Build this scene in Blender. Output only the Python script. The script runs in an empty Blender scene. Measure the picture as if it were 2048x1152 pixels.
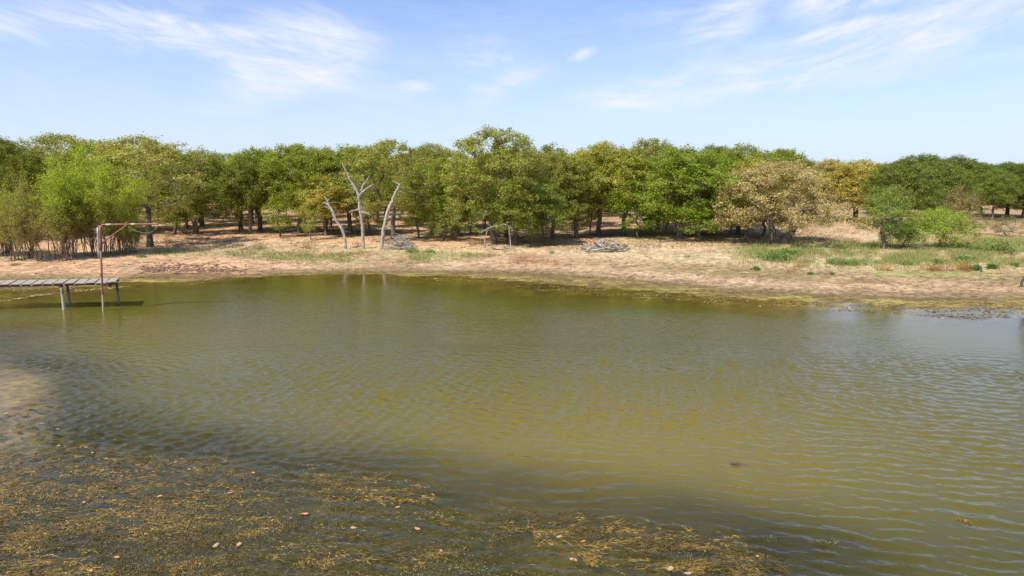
import bpy, math, random
import numpy as np
from mathutils import Vector, Matrix

R = math.radians
PI = math.pi
sc = bpy.context.scene
COL = sc.collection
rng = np.random.default_rng(7)
random.seed(7)

# ------------------------------------------------------------------ camera
CAM_H = 6.0
PITCH = R(9.4)
F = 1366.0
cam_d = bpy.data.cameras.new('camera')
cam = bpy.data.objects.new('camera', cam_d)
COL.objects.link(cam)
cam.location = (0, 0, CAM_H)
cam.rotation_euler = (PI / 2 - PITCH, 0, 0)
cam_d.sensor_width = 36.0
cam_d.lens = 36.0 * F / 2048.0
cam_d.clip_start = 0.1
cam_d.clip_end = 6000
sc.camera = cam

# ------------------------------------------------------------------ view and light
sc.view_settings.view_transform = 'Standard'
sc.view_settings.look = 'None'
sc.view_settings.gamma = 1.0
sc.view_settings.use_curve_mapping = False
sc.view_settings.exposure = 0.42
sc.render.engine = 'CYCLES'
sc.cycles.max_bounces = 6
sc.cycles.transparent_max_bounces = 8
sc.cycles.sample_clamp_indirect = 4.0

SUN_EL = R(52)
SUN_AZ = math.atan2(-0.70, -0.72)          # from +Y towards +X
sun_dir = Vector((math.sin(SUN_AZ) * math.cos(SUN_EL), math.cos(SUN_AZ) * math.cos(SUN_EL), math.sin(SUN_EL)))
sl = bpy.data.lights.new('sun', 'SUN')
sl.energy = 4.6
sl.angle = R(0.5)
sl.color = (1.0, 0.95, 0.86)
so = bpy.data.objects.new('sun', sl)
COL.objects.link(so)
so.location = sun_dir * 100
so.rotation_euler = sun_dir.to_track_quat('Z', 'Y').to_euler()

SKY_STRENGTH = 0.11


def build_world():
    w = bpy.data.worlds.new('World')
    sc.world = w
    w.use_nodes = True
    nt = w.node_tree
    nt.nodes.clear()
    N = nt.nodes.new
    L = nt.links.new
    out = N('ShaderNodeOutputWorld')
    bg = N('ShaderNodeBackground')
    bg.inputs['Strength'].default_value = SKY_STRENGTH
    L(bg.outputs[0], out.inputs[0])
    sky = N('ShaderNodeTexSky')
    sky.sky_type = 'NISHITA'
    sky.sun_disc = False
    sky.sun_elevation = SUN_EL
    sky.sun_rotation = SUN_AZ
    sky.altitude = 300
    sky.air_density = 1.0
    sky.dust_density = 0.4
    sky.ozone_density = 1.0
    tc = N('ShaderNodeTexCoord')
    sep = N('ShaderNodeSeparateXYZ')
    L(tc.outputs['Generated'], sep.inputs[0])

    def math_(op, a, b=None, clamp=False):
        m = N('ShaderNodeMath')
        m.operation = op
        m.use_clamp = clamp
        for i, v in enumerate((a, b)):
            if v is None:
                continue
            if isinstance(v, (int, float)):
                m.inputs[i].default_value = v
            else:
                L(v, m.inputs[i])
        return m.outputs[0]
    az = math_('ARCTAN2', sep.outputs[0], sep.outputs[1])
    el = math_('ARCSINE', sep.outputs[2])
    comb = N('ShaderNodeCombineXYZ')
    L(az, comb.inputs[0])
    L(el, comb.inputs[1])
    # thin high cloud: long torn wisps; the masks below say where the sky holds more of it
    wisps = [(620, 110, 150, 80, 8, .95), (440, 105, 250, 34, -8, .85), (530, 178, 120, 50, 20, .6), (90, 105, 230, 28, -4, .7),
             (330, 60, 200, 55, 0, .22), (590, 135, 270, 34, -12, .55), (1000, 120, 110, 40, -10, .6), (1000, 175, 100, 30, 25, .6),
             (840, 174, 40, 12, 0, .6), (1160, 110, 30, 12, 18, .8), (1440, 48, 90, 45, 28, .85), (1660, 18, 110, 50, 12, .95),
             (1880, 10, 260, 32, 3, .6), (1650, 92, 80, 20, 14, .9), (1780, 115, 290, 48, 12, .95), (1480, 155, 340, 48, 10, .7),
             (1960, 45, 130, 24, 4, .5), (1230, 205, 110, 28, -6, .5), (1350, 60, 120, 50, 0, .25), (1900, 165, 240, 14, 8, .3)]
    wisps += [(-700, 60, 500, 60, 6, .6), (2900, 40, 520, 70, -8, .6), (300, -500, 700, 120, 12, .5), (1700, -700, 800, 160, -10, .5)]
    acc = None
    for (px, py, rx, ry, rot, k) in wisps:
        a = math.atan((px - 1024) / F)
        e = math.atan((576 - py) / F) - PITCH
        mp = N('ShaderNodeMapping')
        mp.vector_type = 'TEXTURE'
        mp.inputs['Location'].default_value = (a, e, 0)
        mp.inputs['Rotation'].default_value = (0, 0, R(rot))
        mp.inputs['Scale'].default_value = (rx / F * 1.15, ry / F * 1.15, 1)
        L(comb.outputs[0], mp.inputs[0])
        g = N('ShaderNodeTexGradient')
        g.gradient_type = 'SPHERICAL'
        L(mp.outputs[0], g.inputs[0])
        s = math_('MULTIPLY', g.outputs['Fac'], k * 1.5)
        acc = s if acc is None else math_('ADD', acc, s)
    acc = math_('MINIMUM', acc, 1.0)
    # streaks that sag with the distance from straight ahead
    v_ = math_('SUBTRACT', el, math_('MULTIPLY', math_('MULTIPLY', az, az), 0.24))
    comb2 = N('ShaderNodeCombineXYZ')
    L(az, comb2.inputs[0])
    L(v_, comb2.inputs[1])

    def cloud_noise(sx, sy, detail, rough, dist, loc):
        mp2 = N('ShaderNodeMapping')
        mp2.inputs['Scale'].default_value = (sx, sy, 1)
        mp2.inputs['Location'].default_value = loc
        L(comb2.outputs[0], mp2.inputs[0])
        n1 = N('ShaderNodeTexNoise')
        n1.inputs['Scale'].default_value = 1.0
        n1.inputs['Detail'].default_value = detail
        n1.inputs['Roughness'].default_value = rough
        n1.inputs['Distortion'].default_value = dist
        L(mp2.outputs[0], n1.inputs[0])
        return n1.outputs[0]
    nA = cloud_noise(7, 34, 10, .66, .9, (0, 0, 0))
    nB = cloud_noise(5, 13, 7, .6, 1.4, (3, 8, 0))
    nn = math_('ADD', math_('MULTIPLY', nA, 0.55), math_('MULTIPLY', nB, 0.45))
    fac = math_('MULTIPLY', math_('SUBTRACT', nn, 0.42), 4.6, clamp=True)
    soft = math_('ADD', math_('MULTIPLY', fac, .72), .22)
    c = math_('MULTIPLY', acc, soft)
    c = math_('ADD', math_('MULTIPLY', c, 1.15), math_('MULTIPLY', fac, .16), clamp=True)
    c = math_('MULTIPLY', c, 0.9)
    # pale veil low over the horizon
    veil = math_('POWER', math_('SUBTRACT', 1.0, math_('MULTIPLY', math_('ABSOLUTE', el), 2.9), clamp=True), 1.5)
    veil = math_('MULTIPLY', veil, 0.92)
    # the sky's own colour lifted a little towards clear blue
    mul = N('ShaderNodeMix')
    mul.data_type = 'RGBA'
    mul.blend_type = 'MULTIPLY'
    mul.inputs[0].default_value = 1.0
    L(sky.outputs[0], mul.inputs[6])
    mul.inputs[7].default_value = (0.80, 0.94, 1.25, 1)
    m1 = N('ShaderNodeMix')
    m1.data_type = 'RGBA'
    L(veil, m1.inputs[0])
    L(mul.outputs[2], m1.inputs[6])
    m1.inputs[7].default_value = (4.75, 5.5, 6.65, 1)
    m2 = N('ShaderNodeMix')
    m2.data_type = 'RGBA'
    L(c, m2.inputs[0])
    L(m1.outputs[2], m2.inputs[6])
    m2.inputs[7].default_value = (6.3, 6.45, 6.95, 1)
    L(m2.outputs[2], bg.inputs[0])


build_world()

# ------------------------------------------------------------------ helpers: picture <-> place


def ray(px, py):
    X = (px - 1024) / F
    Y = (576 - py) / F
    return np.array([X, math.cos(PITCH) + Y * math.sin(PITCH), -math.sin(PITCH) + Y * math.cos(PITCH)])


def pix(px, py, z=0.0):
    d = ray(px, py)
    t = (z - CAM_H) / d[2]
    return np.array([d[0] * t, d[1] * t, z])


def proj(x, y, z):
    dz = z - CAM_H
    dep = y * math.cos(PITCH) - dz * math.sin(PITCH)
    up = y * math.sin(PITCH) + dz * math.cos(PITCH)
    dep = np.maximum(dep, 0.01)
    return 1024 + F * x / dep, 576 - F * up / dep


def vnoise(x, y, seed=0):
    xi = np.floor(x).astype(np.int64)
    yi = np.floor(y).astype(np.int64)
    xf = x - xi
    yf = y - yi
    xf = xf * xf * (3 - 2 * xf)
    yf = yf * yf * (3 - 2 * yf)

    def h(a, b):
        n = (a * 374761393 + b * 668265263 + seed * 974634777) & 0xFFFFFFFF
        n = ((n ^ (n >> 13)) * 1274126177) & 0xFFFFFFFF
        return ((n ^ (n >> 16)) & 0xFFFF) / 65535.0
    return (h(xi, yi) * (1 - xf) + h(xi + 1, yi) * xf) * (1 - yf) + (h(xi, yi + 1) * (1 - xf) + h(xi + 1, yi + 1) * xf) * yf


def fbm(x, y, seed=0, oct=4, rough=0.5):
    s = 0
    a = 1.0
    t = 0
    for i in range(oct):
        s = s + a * vnoise(x * 2 ** i + 17.3 * i, y * 2 ** i - 9.1 * i, seed + i)
        t += a
        a *= rough
    return s / t


def sdist(x, y, poly):
    """signed distance, positive inside"""
    P = np.asarray(poly, float)
    shp = np.shape(x)
    x = np.ravel(x)
    y = np.ravel(y)
    best = np.full(x.shape, 1e18)
    inside = np.zeros(x.shape, bool)
    n = len(P)
    for i in range(n):
        ax, ay = P[i]
        bx, by = P[(i + 1) % n]
        dx, dy = bx - ax, by - ay
        t = np.clip(((x - ax) * dx + (y - ay) * dy) / (dx * dx + dy * dy + 1e-12), 0, 1)
        d = (x - ax - t * dx) ** 2 + (y - ay - t * dy) ** 2
        best = np.minimum(best, d)
        c = (ay > y) != (by > y)
        if ay != by:
            inside ^= c & (x < (bx - ax) * (y - ay) / (by - ay) + ax)
    r = np.sqrt(best)
    return np.where(inside, r, -r).reshape(shp)


def smooth(a, b, x):
    t = np.clip((x - a) / (b - a), 0, 1)
    return t * t * (3 - 2 * t)


outer_px = [(-260, 566), (-120, 560), (0, 559), (120, 558), (240, 558), (300, 553), (380, 556), (480, 552), (560, 547), (640, 545), (700, 542), (800, 544), (900, 544),
            (1000, 543), (1100, 549), (1200, 557), (1350, 569), (1500, 583), (1650, 591), (1800, 596), (1950, 598), (2048, 599), (2300, 602)]
inner_px = [(-200, 650), (-80, 622), (0, 603), (60, 591), (150, 583), (240, 574), (400, 564), (500, 557), (560, 552), (640, 549), (720, 550), (840, 556), (950, 567), (1050, 578),
            (1200, 589), (1350, 599), (1500, 609), (1650, 617), (1800, 627), (1950, 640), (2048, 634), (2250, 640)]
shelf_px = [(1640, 1500), (1570, 1250), (1530, 1160), (1490, 1105), (1400, 1085), (1300, 1062), (1200, 1045), (1100, 1030), (1000, 1015), (900, 1000), (800, 980), (720, 962), (640, 948), (480, 925),
            (330, 905), (200, 882), (100, 850), (50, 815), (20, 770), (2, 720), (-30, 680), (-120, 660)]
P_out = [tuple(pix(a, b)[:2]) for a, b in outer_px] + [(66, 26), (62, 12), (46, 2), (26, -1), (6, 0), (-10, 3), (-18, 9), (-24, 17), (-30, 24), (-36, 29), (-40, 33)]
P_in = [tuple(pix(a, b)[:2]) for a, b in inner_px] + [(60, 24), (54, 12), (40, 5), (24, 3), (9, 3.5)] + [tuple(pix(a, b)[:2]) for a, b in shelf_px]


def height(x, y, fine=True):
    so_ = sdist(x, y, P_out)
    si = sdist(x, y, P_in)
    wob = (fbm(x * .6, y * .6, 3) - .5) * 1.1
    so_ = so_ + wob * .6
    si = si + wob * .7
    near = smooth(24, 18, y)
    band = 0.05 * (1 - near) + 0.16 * near
    land = -so_
    zl = np.where(land < 9, 0.055 * land, 0.495 + 0.25 * (1 - np.exp(-(np.maximum(land, 9) - 9) / 30)))
    zl = zl + smooth(4, 30, land) * (fbm(x * .05, y * .05, 11) - .5) * .7
    zin = -(band + 0.22 * np.maximum(si, 0))
    zin = np.maximum(zin, -1.7 + .2 * fbm(x * .2, y * .2, 5))
    t = np.clip(so_ / (so_ + np.maximum(-si, 0) + .3), 0, 1)
    zb = np.where(near > .5, -band * smooth(0, .8, t), .012 - .055 * smooth(.35, 1.0, t) + (fbm(x * .9, y * 3.0, 71, 4) - .5) * .05)
    z = np.where(so_ < 0, zl, np.where(si > 0, zin, zb))
    sx, sy = pix(-30, 790)[:2]
    shoal_ = np.exp(-(((x - sx) / 2.3) ** 2 + ((y - sy) / 3.2) ** 2))
    z = np.where(z < -.03, z + (-.05 - z) * np.clip(shoal_ * 1.3, 0, .92), z)
    if fine:
        z = z + (fbm(x * 2.2, y * 2.2, 8, 4, .6) - .5) * (0.07 * smooth(-.5, 1.5, land) + .03 + .05 * near)
    return z, so_, si


def ground_z(x, y):
    return float(height(np.array([x]), np.array([y]))[0][0])


def ground_at(px, py):
    z = 0.5
    for _ in range(4):
        p = pix(px, py, z)
        z = ground_z(p[0], p[1])
    return np.array([p[0], p[1], z])


# ------------------------------------------------------------------ mesh and object helpers
def new_mesh(name, V, Fc, mat=None, attrs=None, smooth_=False, nper=None):
    """V (n,3); Fc (m,k) array of one face size, or a list"""
    me = bpy.data.meshes.new(name)
    V = np.asarray(V, np.float32)
    Fc = np.asarray(Fc, np.int32)
    m, k = Fc.shape
    me.vertices.add(len(V))
    me.vertices.foreach_set('co', V.ravel())
    me.loops.add(m * k)
    me.loops.foreach_set('vertex_index', Fc.ravel())
    me.polygons.add(m)
    me.polygons.foreach_set('loop_start', np.arange(0, m * k, k, dtype=np.int32))
    me.update(calc_edges=True)
    if smooth_:
        me.polygons.foreach_set('use_smooth', np.ones(m, bool))
    for an, (dom, typ, arr) in (attrs or {}).items():
        a = me.attributes.new(an, typ, dom)
        if typ == 'FLOAT':
            a.data.foreach_set('value', np.asarray(arr, np.float32).ravel())
        else:
            arr = np.asarray(arr, np.float32)
            if arr.shape[1] == 3:
                arr = np.concatenate([arr, np.ones((len(arr), 1), np.float32)], 1)
            a.data.foreach_set('color', arr.ravel())
    if mat:
        me.materials.append(mat)
    return me


def link(name, data, parent=None, loc=None, rotz=None):
    o = bpy.data.objects.new(name, data)
    COL.objects.link(o)
    if parent is not None:
        o.parent = parent
    if loc is not None:
        o.location = loc
    if rotz is not None:
        o.rotation_euler = (0, 0, rotz)
    return o


def tag(o, label=None, cat=None, group=None, kind=None):
    if label:
        o['label'] = label
    if cat:
        o['category'] = cat
    if group:
        o['group'] = group
    if kind:
        o['kind'] = kind
    return o


def frustums(P0, P1, R0, R1, n=6, wob=0.0, seed=0):
    """tubes from P0 to P1, vectorised"""
    P0 = np.asarray(P0, float)
    P1 = np.asarray(P1, float)
    R0 = np.asarray(R0, float)
    R1 = np.asarray(R1, float)
    m = len(P0)
    d = P1 - P0
    d /= np.linalg.norm(d, axis=1)[:, None] + 1e-9
    ref = np.where(np.abs(d[:, 2:3]) < .9, np.array([[0, 0, 1.]]), np.array([[1., 0, 0]]))
    a = np.cross(ref, d)
    a /= np.linalg.norm(a, axis=1)[:, None] + 1e-9
    b = np.cross(d, a)
    th = np.arange(n) * 2 * PI / n
    ring = a[:, None, :] * np.cos(th)[None, :, None] + b[:, None, :] * np.sin(th)[None, :, None]
    v0 = P0[:, None, :] + ring * R0[:, None, None]
    v1 = P1[:, None, :] + ring * R1[:, None, None]
    V = np.concatenate([v0, v1], 1).reshape(-1, 3)
    i = np.arange(n)
    f = np.stack([i, (i + 1) % n, (i + 1) % n + n, i + n], 1)
    Fc = (f[None] + (np.arange(m) * 2 * n)[:, None, None]).reshape(-1, 4)
    return V, Fc


def tube(pts, rad, n=8, wob=0.12, seed=0, cap=True):
    """one connected tube along pts with bumpy radius, closed ends"""
    r_ = np.random.default_rng(seed)
    pts = np.asarray(pts, float)
    k = len(pts)
    T = np.gradient(pts, axis=0)
    T /= np.linalg.norm(T, axis=1)[:, None] + 1e-9
    a = np.cross(T[0], [0, 1, 0.01])
    if np.linalg.norm(a) < .1:
        a = np.cross(T[0], [1, 0, 0])
    V = []
    for i in range(k):
        a = a - T[i] * np.dot(a, T[i])
        a /= np.linalg.norm(a) + 1e-9
        b = np.cross(T[i], a)
        for j in range(n):
            th = 2 * PI * j / n
            rr = rad[i] * (1 + wob * (r_.random() - .5) * 2)
            V.append(pts[i] + (a * math.cos(th) + b * math.sin(th)) * rr)
    Fc = []
    for i in range(k - 1):
        for j in range(n):
            Fc.append((i * n + j, i * n + (j + 1) % n, (i + 1) * n + (j + 1) % n, (i + 1) * n + j))
    if cap:
        V.append(pts[0]); V.append(pts[-1])
        c0, c1 = len(V) - 2, len(V) - 1
        for j in range(n):
            Fc.append((c0, (j + 1) % n, j, c0))
            Fc.append((c1, (k - 1) * n + j, (k - 1) * n + (j + 1) % n, c1))
    quads = [f for f in Fc if len(set(f)) == 4]
    tris = [f[:3] for f in Fc if len(set(f)) == 3]
    me = bpy.data.meshes.new('tube')
    me.from_pydata([tuple(v) for v in V], [], quads + tris)
    me.update()
    for p in me.polygons:
        p.use_smooth = True
    return me


def resample(pts, rads, step):
    pts = np.asarray(pts, float)
    seg = np.linalg.norm(np.diff(pts, axis=0), axis=1)
    s = np.concatenate([[0], np.cumsum(seg)])
    n = max(3, int(s[-1] / step) + 1)
    t = np.linspace(0, s[-1], n)
    q = np.stack([np.interp(t, s, pts[:, i]) for i in range(3)], 1)
    # soften the corners
    for _ in range(2):
        q[1:-1] = (q[:-2] + 2 * q[1:-1] + q[2:]) / 4
    return q, np.interp(t, s, rads)


def box_mesh(sx, sy, sz, mat, chip=0.0, seed=0, bevel=0.006):
    r_ = random.Random(seed)
    import bmesh
    bm = bmesh.new()
    bmesh.ops.create_cube(bm, size=1)
    for v in bm.verts:
        v.co.x *= sx
        v.co.y *= sy
        v.co.z *= sz
        v.co += Vector([r_.uniform(-chip, chip) for _ in range(3)])
    if bevel:
        bmesh.ops.bevel(bm, geom=bm.edges[:], offset=bevel, segments=1, affect='EDGES')
    me = bpy.data.meshes.new('board')
    bm.to_mesh(me)
    bm.free()
    me.materials.append(mat)
    return me


# ------------------------------------------------------------------ materials
def mat_new(name):
    m = bpy.data.materials.new(name)
    m.use_nodes = True
    nt = m.node_tree
    nt.nodes.clear()
    out = nt.nodes.new('ShaderNodeOutputMaterial')
    return m, nt, nt.nodes.new, nt.links.new, out


def leaf_material():
    m, nt, N, L, out = mat_new('leaf')
    oi = N('ShaderNodeObjectInfo')
    at = N('ShaderNodeAttribute')
    at.attribute_name = 'tint'
    ad = N('ShaderNodeAttribute')
    ad.attribute_name = 'dry'
    mr = N('ShaderNodeMapRange')
    mr.inputs[3].default_value = 0.40
    mr.inputs[4].default_value = 1.85
    L(at.outputs['Fac'], mr.inputs[0])
    mul = N('ShaderNodeVectorMath')
    mul.operation = 'SCALE'
    L(oi.outputs['Color'], mul.inputs[0])
    L(mr.outputs[0], mul.inputs['Scale'])
    mx = N('ShaderNodeMix')
    mx.data_type = 'RGBA'
    L(ad.outputs['Fac'], mx.inputs[0])
    L(mul.outputs[0], mx.inputs[6])
    mx.inputs[7].default_value = (0.34, 0.25, 0.10, 1)
    b = N('ShaderNodeBsdfPrincipled')
    b.inputs['Roughness'].default_value = 0.5
    b.inputs['Specular IOR Level'].default_value = 0.2
    L(mx.outputs[2], b.inputs['Base Color'])
    t = N('ShaderNodeBsdfTranslucent')
    tm = N('ShaderNodeMix')
    tm.data_type = 'RGBA'
    tm.blend_type = 'MULTIPLY'
    tm.inputs[0].default_value = 1
    L(mx.outputs[2], tm.inputs[6])
    tm.inputs[7].default_value = (1.35, 1.3, 0.5, 1)
    L(tm.outputs[2], t.inputs[0])
    ms = N('ShaderNodeMixShader')
    ms.inputs[0].default_value = 0.45
    L(b.outputs[0], ms.inputs[1])
    L(t.outputs[0], ms.inputs[2])
    L(ms.outputs[0], out.inputs[0])
    return m


def rough_material(name, c0, c1, scale=6.0, bump=0.4, stretch=(1, 1, 1), rough=0.9, spec=0.2, detail=6, wet=None, dist=0.02):
    m, nt, N, L, out = mat_new(name)
    tc = N('ShaderNodeTexCoord')
    mp = N('ShaderNodeMapping')
    mp.inputs['Scale'].default_value = stretch
    L(tc.outputs['Object'], mp.inputs[0])
    n = N('ShaderNodeTexNoise')
    n.inputs['Scale'].default_value = scale
    n.inputs['Detail'].default_value = detail
    n.inputs['Roughness'].default_value = 0.65
    L(mp.outputs[0], n.inputs[0])
    cr = N('ShaderNodeValToRGB')
    cr.color_ramp.elements[0].position = 0.32
    cr.color_ramp.elements[1].position = 0.68
    cr.color_ramp.elements[0].color = (*c0, 1)
    cr.color_ramp.elements[1].color = (*c1, 1)
    L(n.outputs[0], cr.inputs[0])
    b = N('ShaderNodeBsdfPrincipled')
    b.inputs['Roughness'].default_value = rough
    b.inputs['Specular IOR Level'].default_value = spec
    col = cr.outputs[0]
    if wet:      # world height below which the thing is stained: (z, colour)
        geo = N('ShaderNodeNewGeometry')
        sp = N('ShaderNodeSeparateXYZ')
        L(geo.outputs['Position'], sp.inputs[0])
        mr = N('ShaderNodeMapRange')
        mr.inputs[1].default_value = wet[0] + .05
        mr.inputs[2].default_value = wet[0] - .05
        L(sp.outputs[2], mr.inputs[0])
        mx = N('ShaderNodeMix')
        mx.data_type = 'RGBA'
        L(mr.outputs[0], mx.inputs[0])
        L(col, mx.inputs[6])
        mx.inputs[7].default_value = (*wet[1], 1)
        col = mx.outputs[2]
    L(col, b.inputs['Base Color'])
    bp = N('ShaderNodeBump')
    bp.inputs['Strength'].default_value = bump
    bp.inputs['Distance'].default_value = dist
    L(n.outputs[0], bp.inputs['Height'])
    L(bp.outputs[0], b.inputs['Normal'])
    L(b.outputs[0], out.inputs[0])
    return m


def attr_material(name, attr='col', rough=0.85, spec=0.15, transl=0.0, fine=None, bump=None):
    m, nt, N, L, out = mat_new(name)
    a = N('ShaderNodeAttribute')
    a.attribute_name = attr
    col = a.outputs['Color']
    b = N('ShaderNodeBsdfPrincipled')
    b.inputs['Roughness'].default_value = rough
    b.inputs['Specular IOR Level'].default_value = spec
    if fine:
        tc = N('ShaderNodeTexCoord')
        n = N('ShaderNodeTexNoise')
        n.inputs['Scale'].default_value = fine[0]
        n.inputs['Detail'].default_value = 8
        n.inputs['Roughness'].default_value = 0.7
        L(tc.outputs['Object'], n.inputs[0])
        mr = N('ShaderNodeMapRange')
        mr.inputs[1].default_value = .3
        mr.inputs[2].default_value = .7
        mr.inputs[3].default_value = fine[1]
        mr.inputs[4].default_value = fine[2]
        L(n.outputs[0], mr.inputs[0])
        vm = N('ShaderNodeVectorMath')
        vm.operation = 'SCALE'
        L(col, vm.inputs[0])
        L(mr.outputs[0], vm.inputs['Scale'])
        col = vm.outputs[0]
        if bump:
            bp = N('ShaderNodeBump')
            bp.inputs['Strength'].default_value = bump[0]
            bp.inputs['Distance'].default_value = bump[1]
            L(n.outputs[0], bp.inputs['Height'])
            L(bp.outputs[0], b.inputs['Normal'])
    L(col, b.inputs['Base Color'])
    sh = b.outputs[0]
    if transl:
        t = N('ShaderNodeBsdfTranslucent')
        L(col, t.inputs[0])
        ms = N('ShaderNodeMixShader')
        ms.inputs[0].default_value = transl
        L(sh, ms.inputs[1])
        L(t.outputs[0], ms.inputs[2])
        sh = ms.outputs[0]
    L(sh, out.inputs[0])
    return m


def water_material():
    m, nt, N, L, out = mat_new('pond_water')
    tc = N('ShaderNodeTexCoord')
    at = N('ShaderNodeAttribute')
    at.attribute_name = 'turbid'
    ac = N('ShaderNodeAttribute')
    ac.attribute_name = 'calm'
    acol = N('ShaderNodeAttribute')
    acol.attribute_name = 'silt'

    def ripple(scale, rot, loc, detail, rough, seed, dist=.3):
        mp = N('ShaderNodeMapping')
        mp.inputs['Rotation'].default_value = (0, 0, R(rot))
        mp.inputs['Scale'].default_value = scale
        mp.inputs['Location'].default_value = loc
        L(tc.outputs['Object'], mp.inputs[0])
        n = N('ShaderNodeTexNoise')
        n.inputs['Scale'].default_value = 1.0
        n.inputs['Detail'].default_value = detail
        n.inputs['Roughness'].default_value = rough
        n.inputs['Distortion'].default_value = dist
        L(mp.outputs[0], n.inputs[0])
        return n.outputs[0]

    def math_(op, a, b=None, clamp=False):
        q = N('ShaderNodeMath')
        q.operation = op
        q.use_clamp = clamp
        for i, v in enumerate((a, b)):
            if v is None:
                continue
            if isinstance(v, (int, float)):
                q.inputs[i].default_value = v
            else:
                L(v, q.inputs[i])
        return q.outputs[0]
    r1 = ripple((2.2, 5.2, 1), 16, (0, 0, 0), 3, .5, 0, .5)
    r2 = ripple((5.5, 9.5, 1), -14, (5, 3, 0), 2, .5, 0, .4)
    r3 = ripple((1.3, 2.1, 1), 24, (9, 1, 0), 2, .5, 0)
    h = math_('ADD', math_('ADD', math_('MULTIPLY', r1, .034), math_('MULTIPLY', r2, .019)), math_('MULTIPLY', r3, .022))
    asw = N('ShaderNodeAttribute')
    asw.attribute_name = 'swell'
    h = math_('MULTIPLY', h, math_('SUBTRACT', 1.0, math_('MULTIPLY', asw.outputs['Fac'], .6)))
    h = math_('MULTIPLY', h, ac.outputs['Fac'])
    bp = N('ShaderNodeBump')
    bp.inputs['Strength'].default_value = 1.0
    bp.inputs['Distance'].default_value = 1.0
    L(h, bp.inputs['Height'])
    fr = N('ShaderNodeFresnel')
    fr.inputs['IOR'].default_value = 1.333
    L(bp.outputs[0], fr.inputs['Normal'])
    gl = N('ShaderNodeBsdfGlossy')
    gl.inputs['Roughness'].default_value = 0.08
    gl.inputs['Color'].default_value = (1, 1, 1, 1)
    L(bp.outputs[0], gl.inputs['Normal'])
    df = N('ShaderNodeBsdfDiffuse')
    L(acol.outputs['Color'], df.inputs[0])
    tr = N('ShaderNodeBsdfTransparent')
    tr.inputs[0].default_value = (0.80, 0.78, 0.55, 1)
    ms = N('ShaderNodeMixShader')
    L(at.outputs['Fac'], ms.inputs[0])
    L(tr.outputs[0], ms.inputs[1])
    L(df.outputs[0], ms.inputs[2])
    m2 = N('ShaderNodeMixShader')
    L(fr.outputs[0], m2.inputs[0])
    L(ms.outputs[0], m2.inputs[1])
    L(gl.outputs[0], m2.inputs[2])
    L(m2.outputs[0], out.inputs[0])
    return m


M_LEAF = leaf_material()
M_BARK = rough_material('oak_bark', (0.045, 0.036, 0.028), (0.25, 0.21, 0.165), 5, .9, (2.2, 2.2, .5), dist=.04)
M_STEM = rough_material('shrub_stem', (0.12, 0.085, 0.06), (0.30, 0.22, 0.15), 6, .5, (2, 2, .5))
M_DEAD = rough_material('weathered_wood', (0.16, 0.13, 0.10), (0.58, 0.51, 0.43), 5, .9, (2.5, 2.5, .4), dist=.03)
M_STICK = rough_material('dry_stick', (0.20, 0.165, 0.135), (0.5, 0.44, 0.37), 5, .6, (1, 1, 1))
M_DARKSTICK = rough_material('dark_stick', (0.05, 0.04, 0.03), (0.16, 0.12, 0.09), 5, .6, (1, 1, 1))
M_PLANK = rough_material('grey_plank', (0.20, 0.165, 0.12), (0.50, 0.425, 0.325), 7, .6, (6, .7, 6), dist=.01)
M_STRINGER = rough_material('dark_timber', (0.045, 0.028, 0.02), (0.13, 0.085, 0.06), 6, .5, (.7, 6, 6), dist=.01)
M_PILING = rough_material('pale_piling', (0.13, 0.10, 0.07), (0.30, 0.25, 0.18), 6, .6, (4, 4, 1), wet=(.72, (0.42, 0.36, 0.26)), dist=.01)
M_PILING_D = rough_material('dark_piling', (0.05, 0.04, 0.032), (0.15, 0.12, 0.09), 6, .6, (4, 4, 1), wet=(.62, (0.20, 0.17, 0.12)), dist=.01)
M_RUST = rough_material('rusty_red_pipe', (0.17, 0.055, 0.034), (0.36, 0.15, 0.09), 9, .3, (1, 1, 1), .6, .4, wet=(.72, (0.40, 0.32, 0.22)), dist=.005)
M_PALEPAINT = rough_material('worn_pale_paint', (0.42, 0.33, 0.27), (0.6, 0.52, 0.45), 12, .2, (1, 1, 1), .6, .4, dist=.005)
M_GALV = rough_material('galvanised_pipe', (0.30, 0.34, 0.38), (0.50, 0.54, 0.58), 9, .1, (1, 1, 1), .45, .5, dist=.003)
M_ROPE = rough_material('old_rope', (0.30, 0.28, 0.24), (0.48, 0.45, 0.4), 20, .3, (1, 1, 1), dist=.005)
M_CLOD = rough_material('dried_mud_clod', (0.10, 0.06, 0.035), (0.30, 0.18, 0.11), 5, .8, (1, 1, 1), dist=.05)
M_GROUND = attr_material('ground', 'col', .95, .1, 0, (2.8, .34, 1.62), (.9, .12))
M_BLADE = attr_material('blade', 'col', .7, .2, .3)
M_ALGAE = attr_material('algae', 'col', .55, .3, .1)
M_WATER = water_material()

# ------------------------------------------------------------------ ground


def axis(a, b, step, lo, hi, grow=1.12):
    mid = list(np.arange(a, b + 1e-6, step))
    up = []
    s = step
    v = b
    while v < hi:
        s *= grow
        v += s
        up.append(v)
    dn = []
    s = step
    v = a
    while v > lo:
        s *= grow
        v -= s
        dn.append(v)
    return np.array(dn[::-1] + mid + up)


def grid_mesh(name, xs, ys, zf):
    X, Y = np.meshgrid(xs, ys)
    nx, ny = len(xs), len(ys)
    Z, extra = zf(X, Y)
    V = np.stack([X.ravel(), Y.ravel(), Z.ravel()], 1)
    i = np.arange((ny - 1) * (nx - 1))
    r, c = i // (nx - 1), i % (nx - 1)
    a = r * nx + c
    Fc = np.stack([a, a + 1, a + nx + 1, a + nx], 1)
    return V, Fc, extra


def mixc(a, b, t):
    return a + (b - a) * t[..., None]


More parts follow.
